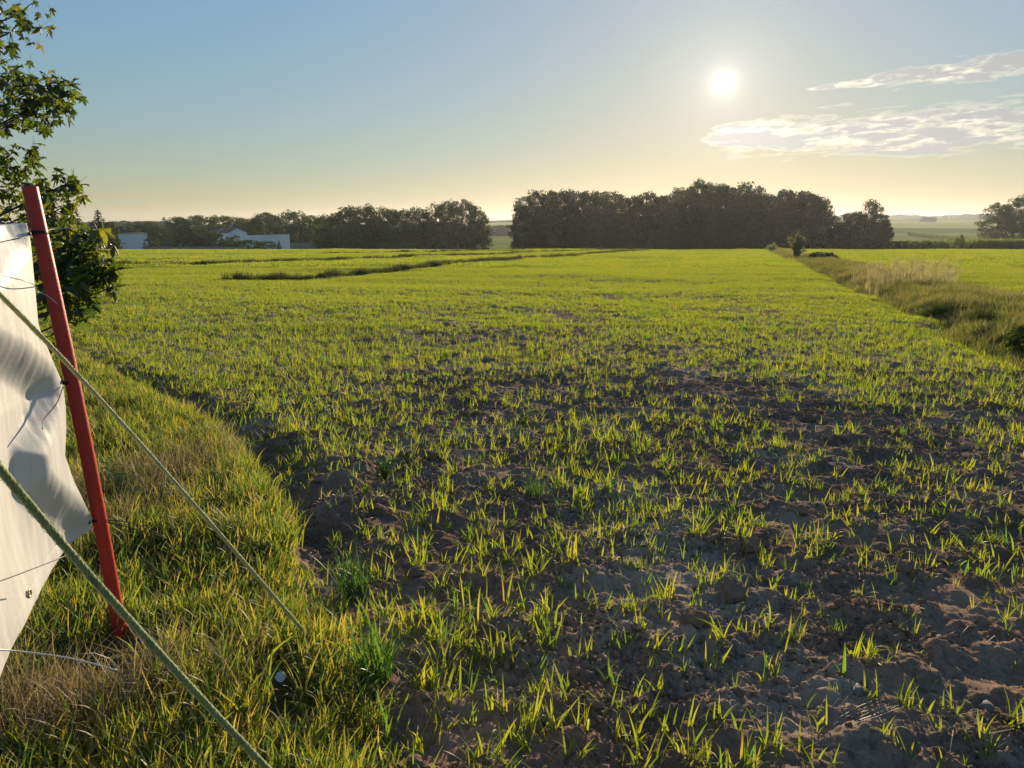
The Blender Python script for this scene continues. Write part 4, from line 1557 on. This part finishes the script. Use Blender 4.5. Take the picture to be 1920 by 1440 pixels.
def spruce_proto(seed, h, r):
    rg = np.random.default_rng(seed)
    V, Fc, nv = [], [], 0
    for k in range(34):
        u = k / 34
        zc = h * (0.06 + 0.93 * u)
        rr = r * (1 - u) ** 0.85 * rg.uniform(0.8, 1.15) + 0.05
        nbr = max(5, int(13 * (1 - u)) + 3)
        for b in range(nbr):
            a = rg.uniform(0, 6.283)
            ln = rr * rg.uniform(0.75, 1.15)
            m = max(5, int(ln * 13))
            s = rg.uniform(0.1, 1, m) * ln
            p = np.stack([np.cos(a) * s, np.sin(a) * s, zc - 0.28 * s + 0.06 * s * s / max(ln, 0.1)], -1) + rg.normal(0, 0.07, (m, 3)) * np.array([1, 1, 1.2])
            d_ = rg.normal(0, 1, (m, 3))
            d_ /= np.linalg.norm(d_, axis=1)[:, None]
            e = np.cross(d_, rg.normal(0, 1, (m, 3)))
            e /= np.linalg.norm(e, axis=1)[:, None]
            q = 0.20
            V.append(np.stack([p - d_ * q, p + e * q * 0.4, p + d_ * q, p - e * q * 0.4], 1).reshape(-1, 3))
    V = np.concatenate(V)
    mb = MB()
    mb.tube([(0, 0, -0.3), (0, 0, h * 0.5), (0, 0, h * 0.99)], [0.2, 0.12, 0.02], 7)
    return mesh('crown', V, np.arange(len(V)).reshape(-1, 4), M['spruce']), mesh('trunk', mb.v, mb.f, M['bark'], True)


def place(name, proto, px, top, depth, label, cat, group=None, width=None, ph=1.0, pr=1.0, base=None, seed=0, sink=0.0):
    """a tree at the sight line of photo column px, tall enough to reach photo row top"""
    X = at_depth(px, 440, depth)[0]
    zb = float(prof(depth)) if base is None else base
    if depth < 300:
        zb = gz(X, depth)
    zt = at_depth(px, top, depth)[2]
    h = zt - zb
    sx = h / ph if width is None else (width * depth / F / 2) / pr
    t = thing(name, (X, depth, zb - sink), label, cat, group, seed * 2.399)
    for nm, me in (('crown', proto[0]), ('trunk', proto[1])):
        obj(nm, me, t, None, None, (sx, sx, h / ph))
    return t


PROT = [tree_proto(200 + k, 15, 5.0, 0.3, 'wood', 95, 62, 0.55, (0.36, 0.42, 0.5, 0.38)[k % 4], 0.10) for k in range(6)]
GPROT = [tree_proto(300 + k, 14, 5.2, 0.4, 'grove', 90, 60, 0.55, (0.42, 0.5, 0.38)[k % 3], 0.115, 0.75) for k in range(5)]
OPEN = [tree_proto(330 + k, 16, 5.6, 2.0, 'grove', 74, 66, 0.52, 0.5, 0.095, 0.75) for k in range(3)]
BUSH = [tree_proto(360 + k, 4, 2.4, 0.05, 'grove', 46, 46, 0.30, 0.45, 0.17, 0.75) for k in range(4)]
rg = np.random.default_rng(88)
CW = [(985, 372), (1003, 362), (1028, 360), (1052, 362), (1076, 361), (1100, 363), (1124, 362), (1146, 364), (1168, 369), (1190, 371), (1212, 366), (1234, 371), (1254, 368), (1274, 357),
      (1296, 350), (1312, 342), (1332, 352), (1350, 350), (1370, 356), (1392, 347), (1410, 352), (1424, 368), (1449, 368), (1466, 360), (1486, 361), (1504, 364), (1522, 366), (1535, 376)]
SPECIAL = {985: 'tree at the steep rounded end of the long wood beside the gap', 1312: 'round crowned tree standing out highest above the long wood', 1392: 'broad domed tree just before the notch in the long wood',
           1449: 'ragged tree starting the last section of the long wood after its notch', 1535: 'thin edged tree ending the long wood above the low thicket', 1234: 'low tree in the dip of the long wood before its highest crowns'}
LBW = 'dark leafy tree in the long dense wood beyond the crop field'
for i, (px, tp) in enumerate(CW):
    wdt_ = (52 if 970 < px < 1540 else 40) * rg.uniform(0.9, 1.15)
    place('broadleaf_tree', PROT[i % 6], px, tp + rg.normal(0, 1.2), 200 + rg.uniform(-3, 8), SPECIAL.get(px, LBW), 'tree', 'trees of the long wood', wdt_, 15, 5.0, None, i)
for i, px in enumerate(range(985, 1545, 34)):
    tp = np.interp(px, [c[0] for c in CW], [c[1] for c in CW]) + 14
    place('broadleaf_tree', PROT[(i * 5 + 2) % 6], px + rg.normal(0, 4), tp, 216 + rg.uniform(-4, 6), LBW, 'tree', 'trees of the long wood', 60, 15, 5.0, None, i + 40)
for i, px in enumerate(range(975, 1560, 13)):
    place('broadleaf_tree', BUSH[i % 4], px + rg.normal(0, 3), 432 + rg.normal(0, 7), 193 + rg.uniform(-3, 3), 'low bushy tree at the foot of the long dense wood', 'tree', 'low trees edging the long wood', 34, 4, 2.4, None, i)
for i, (px, tp, wd_) in enumerate(((1566, 408, 40), (1588, 400, 46), (1608, 399, 44), (1648, 404, 46), (1656, 415, 30), (1572, 425, 40), (1625, 412, 60))):
    place('broadleaf_tree', PROT[(i + 1) % 6], px, tp, 190 + rg.uniform(-3, 3), 'low dark tree in the rounded thicket at the end of the wood', 'tree', 'trees of the rounded thicket', wd_, 15, 5.0, None, i)
place('broadleaf_tree', OPEN[0], 1632, 376, 196, 'pointed tree rising above the low rounded thicket', 'tree', None, 46, 16, 5.6, None, 3)
# wood on the left
LW = [(612, 404, 40), (632, 402, 42), (655, 392, 46), (676, 389, 46), (698, 388, 48), (720, 390, 46), (738, 398, 38), (757, 396, 40), (782, 391, 46), (800, 400, 36), (820, 386, 50), (842, 379, 56), (866, 379, 60), (888, 386, 50), (898, 398, 38)]
for i, (px, tp, wd_) in enumerate(LW):
    place('broadleaf_tree', GPROT[i % 5] if i < 11 else OPEN[i % 3], px, tp + rg.normal(0, 1), 228 + rg.uniform(-5, 8), 'dark leafy tree in the grove between the white block and the gap', 'tree', 'trees of the left grove', wd_ * 1.12, 14 if i < 11 else 16, 5.2 if i < 11 else 5.6, None, i)
for i, px in enumerate(range(606, 908, 13)):
    place('broadleaf_tree', BUSH[i % 4], px + rg.normal(0, 3), 424 + rg.normal(0, 9), 221 + rg.uniform(-3, 3), 'low bushy tree at the foot of the left grove', 'tree', 'low trees edging the left grove', 36, 4, 2.4, None, i)
for i, (px, tp) in enumerate(((692, 452), (722, 455), (760, 456), (660, 453), (835, 455))):
    place('shrub', BUSH[i % 4], px, tp, 205 + rg.uniform(-2, 2), 'grey green shrub in front of the left grove', 'shrub', 'shrubs before the left grove', 40, 4, 2.4, None, i)
# trees behind the houses
BH = [(488, 412, 60), (520, 402, 52), (545, 398, 46), (562, 399, 46), (585, 406, 48), (600, 412, 36), (470, 415, 60)]
for i, (px, tp, wd_) in enumerate(BH):
    place('broadleaf_tree', GPROT[(i + 2) % 5], px, tp, 275 + rg.uniform(-6, 10), 'tall dark tree standing behind the white flat roofed block', 'tree', 'trees behind the white block', wd_, 14, 5.2, None, i)
HB = [(334, 409, 36), (352, 406, 40), (374, 405, 44), (398, 406, 44), (420, 407, 44), (444, 409, 44), (468, 408, 44), (345, 425, 50), (385, 424, 54), (430, 422, 54), (325, 418, 36), (360, 428, 40), (500, 400, 44)]
for i, (px, tp, wd_) in enumerate(HB):
    place('broadleaf_tree', GPROT[(i * 3) % 5], px, tp + rg.normal(0, 1), 345 + rg.uniform(-15, 15), 'hazy tree of the wooded rise behind the gabled house', 'tree', 'trees of the wooded rise', wd_ * 1.25, 14, 5.2, None, i)
for i, (px, tp, wd_) in enumerate(((236, 424, 40), (252, 420, 30), (266, 417, 34), (286, 419, 36), (298, 425, 30), (278, 428, 34), (312, 428, 36))):
    place('broadleaf_tree', GPROT[(i * 2 + 1) % 5], px, tp, 300 + rg.uniform(-10, 15), 'tree behind the low white walled house, near the lattice mast', 'tree', 'trees behind the low house', wd_ * 1.2, 14, 5.2, None, i)
sp1, sp2 = spruce_proto(1, 13, 2.6), spruce_proto(2, 13, 3.4)
place('spruce_tree', sp1, 148, 384, 218, 'slender pointed spruce with open tiers left of the low house', 'tree', None, 32, 13, 2.6)
place('spruce_tree', sp2, 188, 392, 212, 'broad dense spruce standing in front of the grey house wall', 'tree', None, 78, 13, 3.4)
place('broadleaf_tree', GPROT[1], 208, 418, 216, 'small round tree between the broad spruce and the low house', 'tree', None, 30, 14, 5.2)
place('broadleaf_tree', GPROT[3], 128, 410, 216, 'dark tree close beside the slender spruce', 'tree', None, 50, 14, 5.2)
# garden shrubs round the houses
GS = [(283, 447, 26, 'dark rounded garden shrub beside the low white walled house'), (334, 444, 30, 'garden shrub growing behind the dark shed'), (378, 428, 56, 'large dark garden tree between the sheds and the gabled house'),
      (356, 436, 34, 'medium garden tree crowded against the large dark one'), (401, 436, 32, 'sunlit edged garden tree leaning against the large dark one'), (424, 446, 32, 'leafy garden shrub below the gabled house'),
      (441, 442, 30, 'garden shrub in front of the gabled house wall'), (470, 451, 48, 'broad light green shrub before the white flat roofed block'), (497, 453, 38, 'spreading green shrub at the left end of the white block'),
      (424, 453, 22, 'small round shrub at the concrete fence')]
for i, (px, tp, wd_, lb) in enumerate(GS):
    place('garden_shrub', BUSH[i % 4], px, tp, 226 + (i % 3) * 3, lb, 'shrub', None, wd_ * 1.15, 4, 2.4, None, i)
place('spruce_tree', sp1, 522, 449, 232, 'tiny conifer against the white flat roofed block', 'tree', None, 12, 13, 2.6)
# right hand pair of trees and corn-edge growth
for i, (px, tp, wd_) in enumerate(((1868, 382, 52), (1902, 372, 60), (1885, 400, 60), (1926, 392, 44))):
    place('broadleaf_tree', OPEN[i % 3], px, tp, 262 + 4 * i, ('open crowned tree at the left of the group beyond the cornfield', 'tallest tree of the group beyond the cornfield', 'lower bushy tree filling the group beyond the cornfield', 'spreading tree at the outer side of the group beyond the cornfield')[i],
          'tree', None, wd_ * 1.15, 16, 5.6, None, i)
place('shrub', BUSH[1], 1802, 442, 160, 'small upright bush standing before the cornfield', 'shrub', None, 18, 4, 2.4)
for i, px in enumerate((1690, 1706, 1722, 1738, 1680)):
    place('shrub', BUSH[i % 4], px, 453, 172, 'low dark hedge shrub where the field meets the meadow', 'shrub', 'low hedge shrubs at the field end', 26, 4, 2.4, None, i)

# bush on the bank: slender upright stems, silvery leaves
def willow(px, py, top, wpx, label):
    rr = np.random.default_rng(int(px))
    g0 = on_ground(px, py)
    d = float(g0[1])
    zb = gz(g0[0], d)
    h = float(at_depth(px, top, d)[2]) - zb
    t = thing('bank_bush', (g0[0], d, zb), label, 'bush')
    mb = MB()
    ps = []
    for k in range(38):
        a, sp = rr.uniform(0, 6.28), rr.uniform(0.05, 1) * wpx * d / F / 2
        e = Vector((math.cos(a) * sp, math.sin(a) * sp, h * rr.uniform(0.45, 1.0) * (1 - 0.25 * (sp / (wpx * d / F / 2)) ** 2)))
        m_ = Vector((e.x * 0.25, e.y * 0.25, e.z * 0.5))
        mb.tube([(0, 0, -0.1), m_, e], [0.02, 0.012, 0.004], 5)
        for q in range(48):
            u = rr.uniform(0.12, 1)
            ps.append((1 - u) ** 2 * np.zeros(3) + 2 * u * (1 - u) * np.array(m_) + u * u * np.array(e) + rr.normal(0, 0.07, 3))
    mb.build('stems', M['bark'], t)
    p = np.array(ps)
    u = rr.normal(0, 1, p.shape) + np.array([0, 0, 1.2])
    u /= np.linalg.norm(u, axis=1)[:, None]
    v = np.cross(u, rr.normal(0, 1, p.shape))
    v /= np.linalg.norm(v, axis=1)[:, None]
    s = 0.13 * h / 2
    V = np.stack([p - u * s, p + v * s * 0.4, p + u * s, p - v * s * 0.4], 1).reshape(-1, 3)
    obj('foliage', mesh('foliage', V, np.arange(len(V)).reshape(-1, 4), M['willow']), t)


M['bank_shade'] = leafmat('shaded_tussock_blade', [(0.0, (0.05, 0.075, 0.02)), (1.0, (0.10, 0.11, 0.03))], trans=1.2, tmix=0.4, gloss=0.02)  # dark blades carry the shade of the bank hollows in their colour
M['willow'] = leafmat('silvery_leaf', [(0.0, (0.15, 0.16, 0.08)), (0.6, (0.22, 0.22, 0.12)), (1.0, (0.30, 0.27, 0.16))], trans=1.5, tmix=0.45, gloss=0.03, island=True)
willow(1493, 484, 436, 42, 'upright silvery bush on the grassy bank')
willow(1448, 472, 455, 24, 'small rounded bush at the far end of the grassy bank')
for i, (px, py, tp, w_, lb) in enumerate(((1765, 590, 568, 50, 'overhanging grass tussock coloured dark for the shade in the first hollow of the bank'), (1840, 610, 590, 56, 'drooping grass tussock coloured dark for the shade in the second hollow of the bank'), (1922, 655, 605, 60, 'dark green shrub at the near end of the bank'), (1540, 492, 474, 60, 'flat topped weedy shrub on the bank behind the upright bush'))):
    g0 = on_ground(px, py)
    d = float(g0[1])
    zb = gz(g0[0], d)
    hh = float(at_depth(px, tp, d)[2]) - zb
    t = thing('bank_shrub', (g0[0], d, zb - 0.05), lb, 'shrub', None, i)
    sx = (w_ * d / F / 2) / 2.4
    rr = np.random.default_rng(int(px))
    if i < 2:
        # a mound of overhanging grass, the hollow's shade put into its colour
        wm = w_ * d / F / 2
        me = blade_mesh('blades', [blades(900, wm, (0.2, 0.55), (0.008, 0.016), 0.5, 1.2, 5, rr)], M['bank_shade'])
        obj('blades', me, t, None, None, (1, 0.7, 1))
        continue
    v, f = crown_cloud(rr, max(hh, 0.35), w_ * d / F / 2, 0.02, 40, 40, 0.075 * d / 14, 0.45, 0.22, 0.7)
    obj('crown', mesh('crown', v, f, M[('weed', 'weed', 'grove', 'willow')[i]]), t)
    obj('trunk', trunk_mesh(rr, max(hh, 0.35) * 0.8, 0.02, 5, 0.3), t)

# ------------------------------------------------------------------ corn
rg = np.random.default_rng(99)
corn_protos = []
for k in range(4):
    parts = []
    for q in range(16):
        bx, by = rg.uniform(-1.2, 1.2), rg.uniform(-1.2, 1.2)
        nb = 9
        b = np.stack([np.full(nb, bx), np.full(nb, by), rg.uniform(0.3, 1.9, nb)], -1)
        parts.append(blades(nb, 0, (0.6, 1.0), (0.10, 0.16), 0.5, 1.5, 4, rg, base=b))
        parts.append(blades(2, 0, (2.1, 2.5), (0.05, 0.08), 0.03, 0.05, 2, rg, base=np.array([[bx, by, 0.0], [bx + 0.02, by, 0]])))
    corn_protos.append(blade_mesh('corn_plants', parts, M['corn']))


def in_quad(px_pts, n, d0, d1):
    """random points between two photo columns and two distances"""
    y = rg.uniform(d0, d1, n)
    px = rg.uniform(px_pts[0], px_pts[1], n)
    return (px - 960) / F * (y * math.cos(PITCH)) * 1.03, y


x, y = in_quad((1742, 2050), 1500, 176, 245)
y = y + np.clip((1815 - (x / y * F / 1.008 + 960)) * 0.5, 0, 60)
z = ground_z(x, y)
scatter('cornfield', corn_protos, np.stack([x, y, z], -1), rg.uniform(0, 6.28, len(x)), rg.uniform(1.0, 1.3, len(x)), 0.02, 'tall green cornfield beyond the right end of the crop', 'corn', rg)
# a hedge-like strip of corn running across the meadow
tt = rg.uniform(0, 1, 700)
px = 1690 + 165 * tt
dd = 560 - 255 * tt + rg.normal(0, 3, len(tt))
x = (px - 960) / F * dd
scatter('corn_strip', corn_protos, np.stack([x, dd, ground_z(x, dd)], -1), rg.uniform(0, 6.28, len(x)), rg.uniform(0.9, 1.2, len(x)), 0.02, 'narrow strip of corn crossing the pale meadow', 'corn', rg)

# ------------------------------------------------------------------ houses and yard on the left
def window(parent, x0, x1, z0, z1, y, name='window'):
    """frame and pane on a wall that faces -y"""
    mb = MB()
    for a in ((x0, x1, z0 - 0.08, z0), (x0, x1, z1, z1 + 0.08), (x0 - 0.08, x0, z0 - 0.08, z1 + 0.08), (x1, x1 + 0.08, z0 - 0.08, z1 + 0.08), ((x0 + x1) / 2 - 0.03, (x0 + x1) / 2 + 0.03, z0, z1)):
        mb.box(a[0], a[1], y - 0.05, y + 0.04, a[2], a[3])
    f = mb.build(name, M['white_wall'], parent)
    mb = MB()
    mb.box(x0, x1, y - 0.012, y + 0.02, z0, z1)
    mb.build('pane', M['glass'], f)


k_ = 238 / F
D1 = 238.0
hx0, hx1 = at_depth(226, 450, D1)[0], at_depth(272, 450, D1)[0]
hb = gz(hx0, D1)
ztop = at_depth(240, 438, D1)[2]
H = ztop - hb
W = hx1 - hx0
t = thing('low_house', (hx0, D1, hb), 'low house with a slanting edged blank white wall and dark roof', 'house', None, R(27))
sl_ = 0.14 * H
mb = MB()
mb.poly([(0, 0, -0.3), (W, 0, -0.3), (W, 0, H), (-sl_, 0, H), (0, 9, -0.3), (W, 9, -0.3), (W, 9, H), (-sl_, 9, H)],
        [(0, 1, 2, 3), (1, 5, 6, 2), (5, 4, 7, 6), (4, 0, 3, 7), (3, 2, 6, 7), (4, 5, 1, 0)])
mb.build('wall', M['white_wall'], t)
mb = MB()
mb.box(-6.2, -sl_ - 0.02, 2.0, 9.0, -0.3, H * 0.98)
wl = mb.build('side_wing', M['grey_wall'], t)
window(wl, -3.6, -2.2, H * 0.35, H * 0.65, 2.0)
mb = MB()
mb.poly([(-6.6, -0.3, H + 0.02), (W + 0.2, -0.3, H + 0.02), (W + 0.2, 9.3, H + 0.02), (-6.6, 9.3, H + 0.02), (-sl_ - 0.3, 3.0, H + 1.25), (-sl_ - 0.3, 6.0, H + 1.25), (W - 1.0, 4.5, H + 0.35)],
        [(0, 1, 6, 4), (1, 2, 6), (2, 3, 5, 6), (3, 0, 4, 5), (4, 6, 5), (3, 2, 1, 0)])
rf = mb.build('roof', M['roof_dark'], t)
mb = MB()
mb.box(1.0, 2.0, 4.2, 5.0, H + 0.6, H + 2.2)
mb.box(0.9, 2.1, 4.1, 5.1, H + 2.2, H + 2.35)
mb.build('chimney', M['grey_wall'], rf)

# gabled house: its white gable end faces the field, the ridge runs back to the left
D2 = 262.0
gx0, gx1 = at_depth(428, 450, D2)[0], at_depth(464, 450, D2)[0]
gb = gz(gx0, D2)
eave = at_depth(460, 436, D2)[2] - gb
ridge = at_depth(454, 427.5, D2)[2] - gb
Wg = gx1 - gx0
t = thing('gabled_house', (gx1, D2, gb), 'white gabled house with a brown red tiled roof among garden shrubs', 'house', None, R(50))
mb = MB()
Wg *= 1.08
mb.poly([(-Wg, 0, -0.3), (0, 0, -0.3), (0, 0, eave), (-Wg * 0.5, 0, ridge), (-Wg, 0, eave), (-Wg, 11, -0.3), (0, 11, -0.3), (0, 11, eave), (-Wg * 0.5, 11, ridge), (-Wg, 11, eave)],
        [(0, 1, 2, 3, 4), (1, 6, 7, 2), (6, 5, 9, 8, 7), (5, 0, 4, 9)])
mb.build('wall', M['white_wall'], t)
mb = MB()
ov, th_ = 0.5, 0.18
sl2 = (ridge - eave) / (Wg * 0.5)
for sg in (0, 1):
    xo = 0.45 if sg == 0 else -Wg - 0.45
    zo = eave - 0.45 * sl2 + 0.04
    mb.poly([(xo, -ov, zo), (-Wg * 0.5, -ov, ridge + 0.04), (-Wg * 0.5, 11 + ov, ridge + 0.04), (xo, 11 + ov, zo),
             (xo, -ov, zo + th_), (-Wg * 0.5, -ov, ridge + 0.04 + th_), (-Wg * 0.5, 11 + ov, ridge + 0.04 + th_), (xo, 11 + ov, zo + th_)],
            [(0, 1, 2, 3), (4, 5, 6, 7), (0, 1, 5, 4), (1, 2, 6, 5), (2, 3, 7, 6), (3, 0, 4, 7)])
rf = mb.build('roof', M['roof_red'], t)
mb = MB()
mb.box(-Wg * 0.5 - 0.5, -Wg * 0.5 + 0.4, 3.5, 4.3, ridge - 0.4, ridge + 1.1)
mb.build('chimney', M['grey_wall'], rf)
mb = MB()
mb.poly([(-Wg * 0.93, 5, eave + 0.35 * (ridge - eave) + 0.26), (-Wg * 0.80, 5, eave + 0.60 * (ridge - eave) + 0.26), (-Wg * 0.80, 6, eave + 0.60 * (ridge - eave) + 0.26), (-Wg * 0.93, 6, eave + 0.35 * (ridge - eave) + 0.26)], [(0, 1, 2, 3)])
mb.build('skylight', M['glass'], rf)

# flat roofed white block
D3 = 248.0
bx0, bx1 = at_depth(490, 450, D3)[0], at_depth(541, 450, D3)[0]
bb = gz(bx0, D3)
bh = at_depth(515, 440, D3)[2] - bb
t = thing('flat_roofed_block', (bx0, D3, bb), 'long white flat roofed block beside the dark wood', 'building', None, R(22))
Wb = bx1 - bx0
Lx, Ly = -5.2, 9.0
mb = MB()
mb.poly([(0, 0, -0.3), (Wb, -0.6, -0.3), (Wb, 12, -0.3), (Lx, Ly + 3, -0.3), (Lx, Ly, -0.3), (0, 0, bh - 0.15), (Wb, -0.6, bh + 0.1), (Wb, 12, bh), (Lx, Ly + 3, bh - 0.4), (Lx, Ly, bh - 0.4)],
        [(0, 1, 6, 5), (1, 2, 7, 6), (2, 3, 8, 7), (3, 4, 9, 8), (4, 0, 5, 9), (5, 6, 7, 8, 9)])
mb.build('wall', M['white_wall'], t)
mb = MB()
mb.poly([(-0.1, -0.12, bh - 0.14), (Wb + 0.1, -0.72, bh + 0.11), (Wb + 0.1, -0.62, bh + 0.11), (-0.1, -0.02, bh - 0.14), (-0.1, -0.12, bh), (Wb + 0.1, -0.72, bh + 0.25), (Wb + 0.1, -0.5, bh + 0.25), (-0.1, 0.1, bh)],
        [(0, 1, 5, 4), (1, 2, 6, 5), (2, 3, 7, 6), (3, 0, 4, 7), (4, 5, 6, 7), (3, 2, 1, 0)])
mb.build('coping', M['metal'], t)
for q, (vx, vy) in enumerate(((1.3, 3), (3.2, 3.4), (4.1, 5), (6.0, 4.0))):
    mb = MB()
    mb.box(vx, vx + 0.6, vy, vy + 0.6, bh - 0.1, bh + (0.55, 0.75, 0.5, 0.4)[q])
    mb.build('roof_vent', M['grey_wall'], t)


def shed(px0, px1, top, depth, dy, label, roof, wall, pitch=0.5):
    x0, x1 = at_depth(px0, 460, depth)[0], at_depth(px1, 460, depth)[0]
    b = gz(x0, depth)
    hh = at_depth(px0, top, depth)[2] - b
    t = thing('shed', (x0, depth, b), label, 'shed')
    mb = MB()
    mb.box(0, x1 - x0, 0, dy, -0.2, hh - pitch)
    mb.build('wall', M[wall], t)
    mb = MB()
    w_ = x1 - x0
    mb.poly([(-0.3, -0.4, hh - pitch + 0.01), (w_ + 0.3, -0.4, hh - pitch + 0.01), (w_ + 0.3, dy + 0.3, hh - pitch + 0.01), (-0.3, dy + 0.3, hh - pitch + 0.01), (w_ * 0.1, dy * 0.5, hh), (w_ * 0.9, dy * 0.5, hh)],
            [(0, 1, 5, 4), (1, 2, 5), (2, 3, 4, 5), (3, 0, 4), (3, 2, 1, 0)])
    mb.build('roof', M[roof], t)
    mb = MB()
    mb.box(w_ * 0.35, w_ * 0.55, -0.06, -0.004, -0.1, (hh - pitch) * 0.85)
    mb.build('door', M['timber'], t)


shed(297, 336, 452.5, 232, 5, 'long low dark shed with a shallow roof behind the fence', 'roof_dark', 'timber', 0.7)
shed(337, 352, 457, 228, 3, 'small pale shed with a bright roof between the darker sheds', 'white_wall', 'white_wall', 0.25)
shed(353, 369, 454.5, 230, 4, 'dark shed with a tiled roof beside the pale one', 'roof_red', 'timber', 0.6)


def fence(px0, px1, top, depth, n, label):
    x0, x1 = at_depth(px0, 465, depth)[0], at_depth(px1, 465, depth)[0]
    b = min(gz(x0, depth), gz(x1, depth))
    hh = at_depth(px0, top, depth)[2] - b
    t = thing('panel_fence', (x0, depth, b), label, 'fence')
    st = (x1 - x0) / n
    pm, qm = MB(), MB()
    pm.box(0.09, st - 0.09, -0.03, 0.03, -0.2, hh)
    pm.box(0.09, st - 0.09, -0.05, 0.05, hh * 0.48, hh * 0.52)
    qm.box(-0.08, 0.08, -0.08, 0.08, -0.2, hh + 0.08)
    pme, qme = mesh('panel', pm.v, pm.f, M['concrete']), mesh('post', qm.v, qm.f, M['concrete'])
    for i in range(n):
        obj('panel', pme, t, (i * st, 0, rg.normal(0, 0.03)))
        obj('post', qme, t, (i * st, 0, 0))
    obj('post', qme, t, (n * st, 0, 0))


fence(270, 458, 462.5, 219, 18, 'grey concrete panel fence along the yard of sheds and shrubs')
fence(546, 616, 455.5, 244, 7, 'pale concrete panel fence between the white block and the grove')

# lattice mast
D4 = 420.0
mx = at_depth(309, 430, D4)[0]
mb_ = float(prof(D4))
mh = at_depth(309, 407, D4)[2] - mb_
t = thing('lattice_mast', (mx, D4, mb_), 'thin steel lattice mast rising behind the sheds', 'mast')


def leg_at(k, u):
    r_ = 1.5 * (1 - u) ** 1.0 + 0.32
    return Vector(((-1, 1, 1, -1)[k] * r_, (-1, -1, 1, 1)[k] * r_, u * mh))


for k in range(4):
    q = MB()
    q.tube([leg_at(k, 0), leg_at(k, 1)], 0.11, 5)
    q.build('leg', M['metal'], t)
q = MB()
us = np.linspace(0, 1, 13)
for a, b in zip(us[:-1], us[1:]):
    for k in range(4):
        q.tube([leg_at(k, a), leg_at((k + 1) % 4, b)], 0.06, 4)
        q.tube([leg_at((k + 1) % 4, a), leg_at(k, b)], 0.06, 4)
q.build('bracing', M['metal'], t)
q = MB()
q.box(-1.6, 1.6, -0.1, 0.1, mh * 0.9, mh * 0.9 + 0.2)
q.build('crossarm', M['metal'], t)

# ------------------------------------------------------------------ far woods: masses too far to tell the trees apart
def far_wood(name, rows, label, material='grove', r=(4, 7), seed=1, lay=3, dep=25):
    rr = np.random.default_rng(seed)
    V, Fc, nv = [], [], 0
    bm = bmesh.new()
    bmesh.ops.create_icosphere(bm, subdivisions=2, radius=1)
    iv = np.array([v.co[:] for v in bm.verts])
    fi = np.array([[v.index for v in f.verts] for f in bm.faces])
    bm.free()
    for (px0, px1, top0, top1, depth) in rows:
        n = max(3, int((px1 - px0) * depth / F / (r[0] * 0.8)))
        for i in range(n):
            for l in range(lay):
                u = (i + rr.uniform(0, 1)) / n
                px = px0 + (px1 - px0) * u
                dd = depth + rr.uniform(-dep, dep)
                X = (px - 960) / F * dd
                zt = float(at_depth(px, top0 + (top1 - top0) * u + rr.normal(0, 0.8) + l * 1.3, dd)[2])
                zb = float(ground_z(X, dd)[0])
                R_ = rr.uniform(*r)
                hh = max(zt - zb, 4)
                s = np.array([R_, R_, hh * 0.56])
                k = iv * (1 + 0.24 * pn(iv[:, 0] * 2 + i, iv[:, 1] * 2 + iv[:, 2] * 2 + l, seed)[:, None])
                V.append(k * s + np.array([X, dd, zb + hh * 0.44]))
                Fc.append(fi + nv)
                nv += len(iv)
    o = obj(name, mesh(name, np.concatenate(V), np.concatenate(Fc), M[material]))
    tag(o, label, 'wood', None, 'stuff')


far_wood('far_wood', [(900, 985, 424, 421, 640), (905, 980, 428, 427, 600)], 'hazy distant wood seen through the gap between the two groves', r=(3.0, 5.0), seed=2)
far_wood('far_wood', [(1520, 1700, 404, 403, 2300), (1660, 1800, 407, 402, 2100), (1790, 1960, 401, 399, 2000), (1200, 1540, 408, 405, 2400)], 'pale blue wooded ridge on the right hand horizon', r=(10, 22), seed=3, lay=2, dep=90)
far_wood('far_wood', [(-60, 330, 418, 414, 900), (900, 1000, 420, 419, 1500)], 'blue grey wood on the left hand horizon behind the houses', r=(5, 9), seed=4, lay=2, dep=40)
far_wood('tree_clump', [(1712, 1730, 408, 408, 1200)], 'single dark round clump of trees on the far fields', r=(5, 8), seed=6, lay=3, dep=8)
for i, (px, tp) in enumerate(((1760, 392), (1768, 394), (1817, 397), (1681, 402))):
    dd = 2000.0
    X = (px - 960) / F * dd
    zb = float(ground_z(X, dd)[0])
    hh = float(at_depth(px, tp, dd)[2]) - zb
    q = MB()
    q.tube([(0, 0, 0), (0, 0, hh)], [1.1, 0.5], 6)
    q.box(-1.4, 1.4, -0.5, 0.5, hh * 0.84, hh * 0.88)
    tag(q.build('radio_mast', M['metal'], None, False, (X, dd, zb)), 'thin radio mast on the distant wooded ridge', 'mast', 'masts on the distant ridge')

# ------------------------------------------------------------------ haze
q = MB()
q.box(-4600, 4600, -4600, 4600, -25, 72)
hz = q.build('haze', None)
hz['kind'] = 'stuff'
hz['label'] = 'pale evening haze over the fields'
m = bpy.data.materials.new('evening_haze')
m.use_nodes = True
tn = m.node_tree
tn.nodes.remove(tn.nodes['Principled BSDF'])
pv = tn.nodes.new('ShaderNodeVolumePrincipled')
pv.inputs['Color'].default_value = (0.80, 0.86, 0.95, 1)
pv.inputs['Density'].default_value = 0.00010
pv.inputs['Anisotropy'].default_value = 0.55
tn.links.new(pv.outputs[0], tn.nodes['Material Output'].inputs['Volume'])
hz.data.materials.append(m)
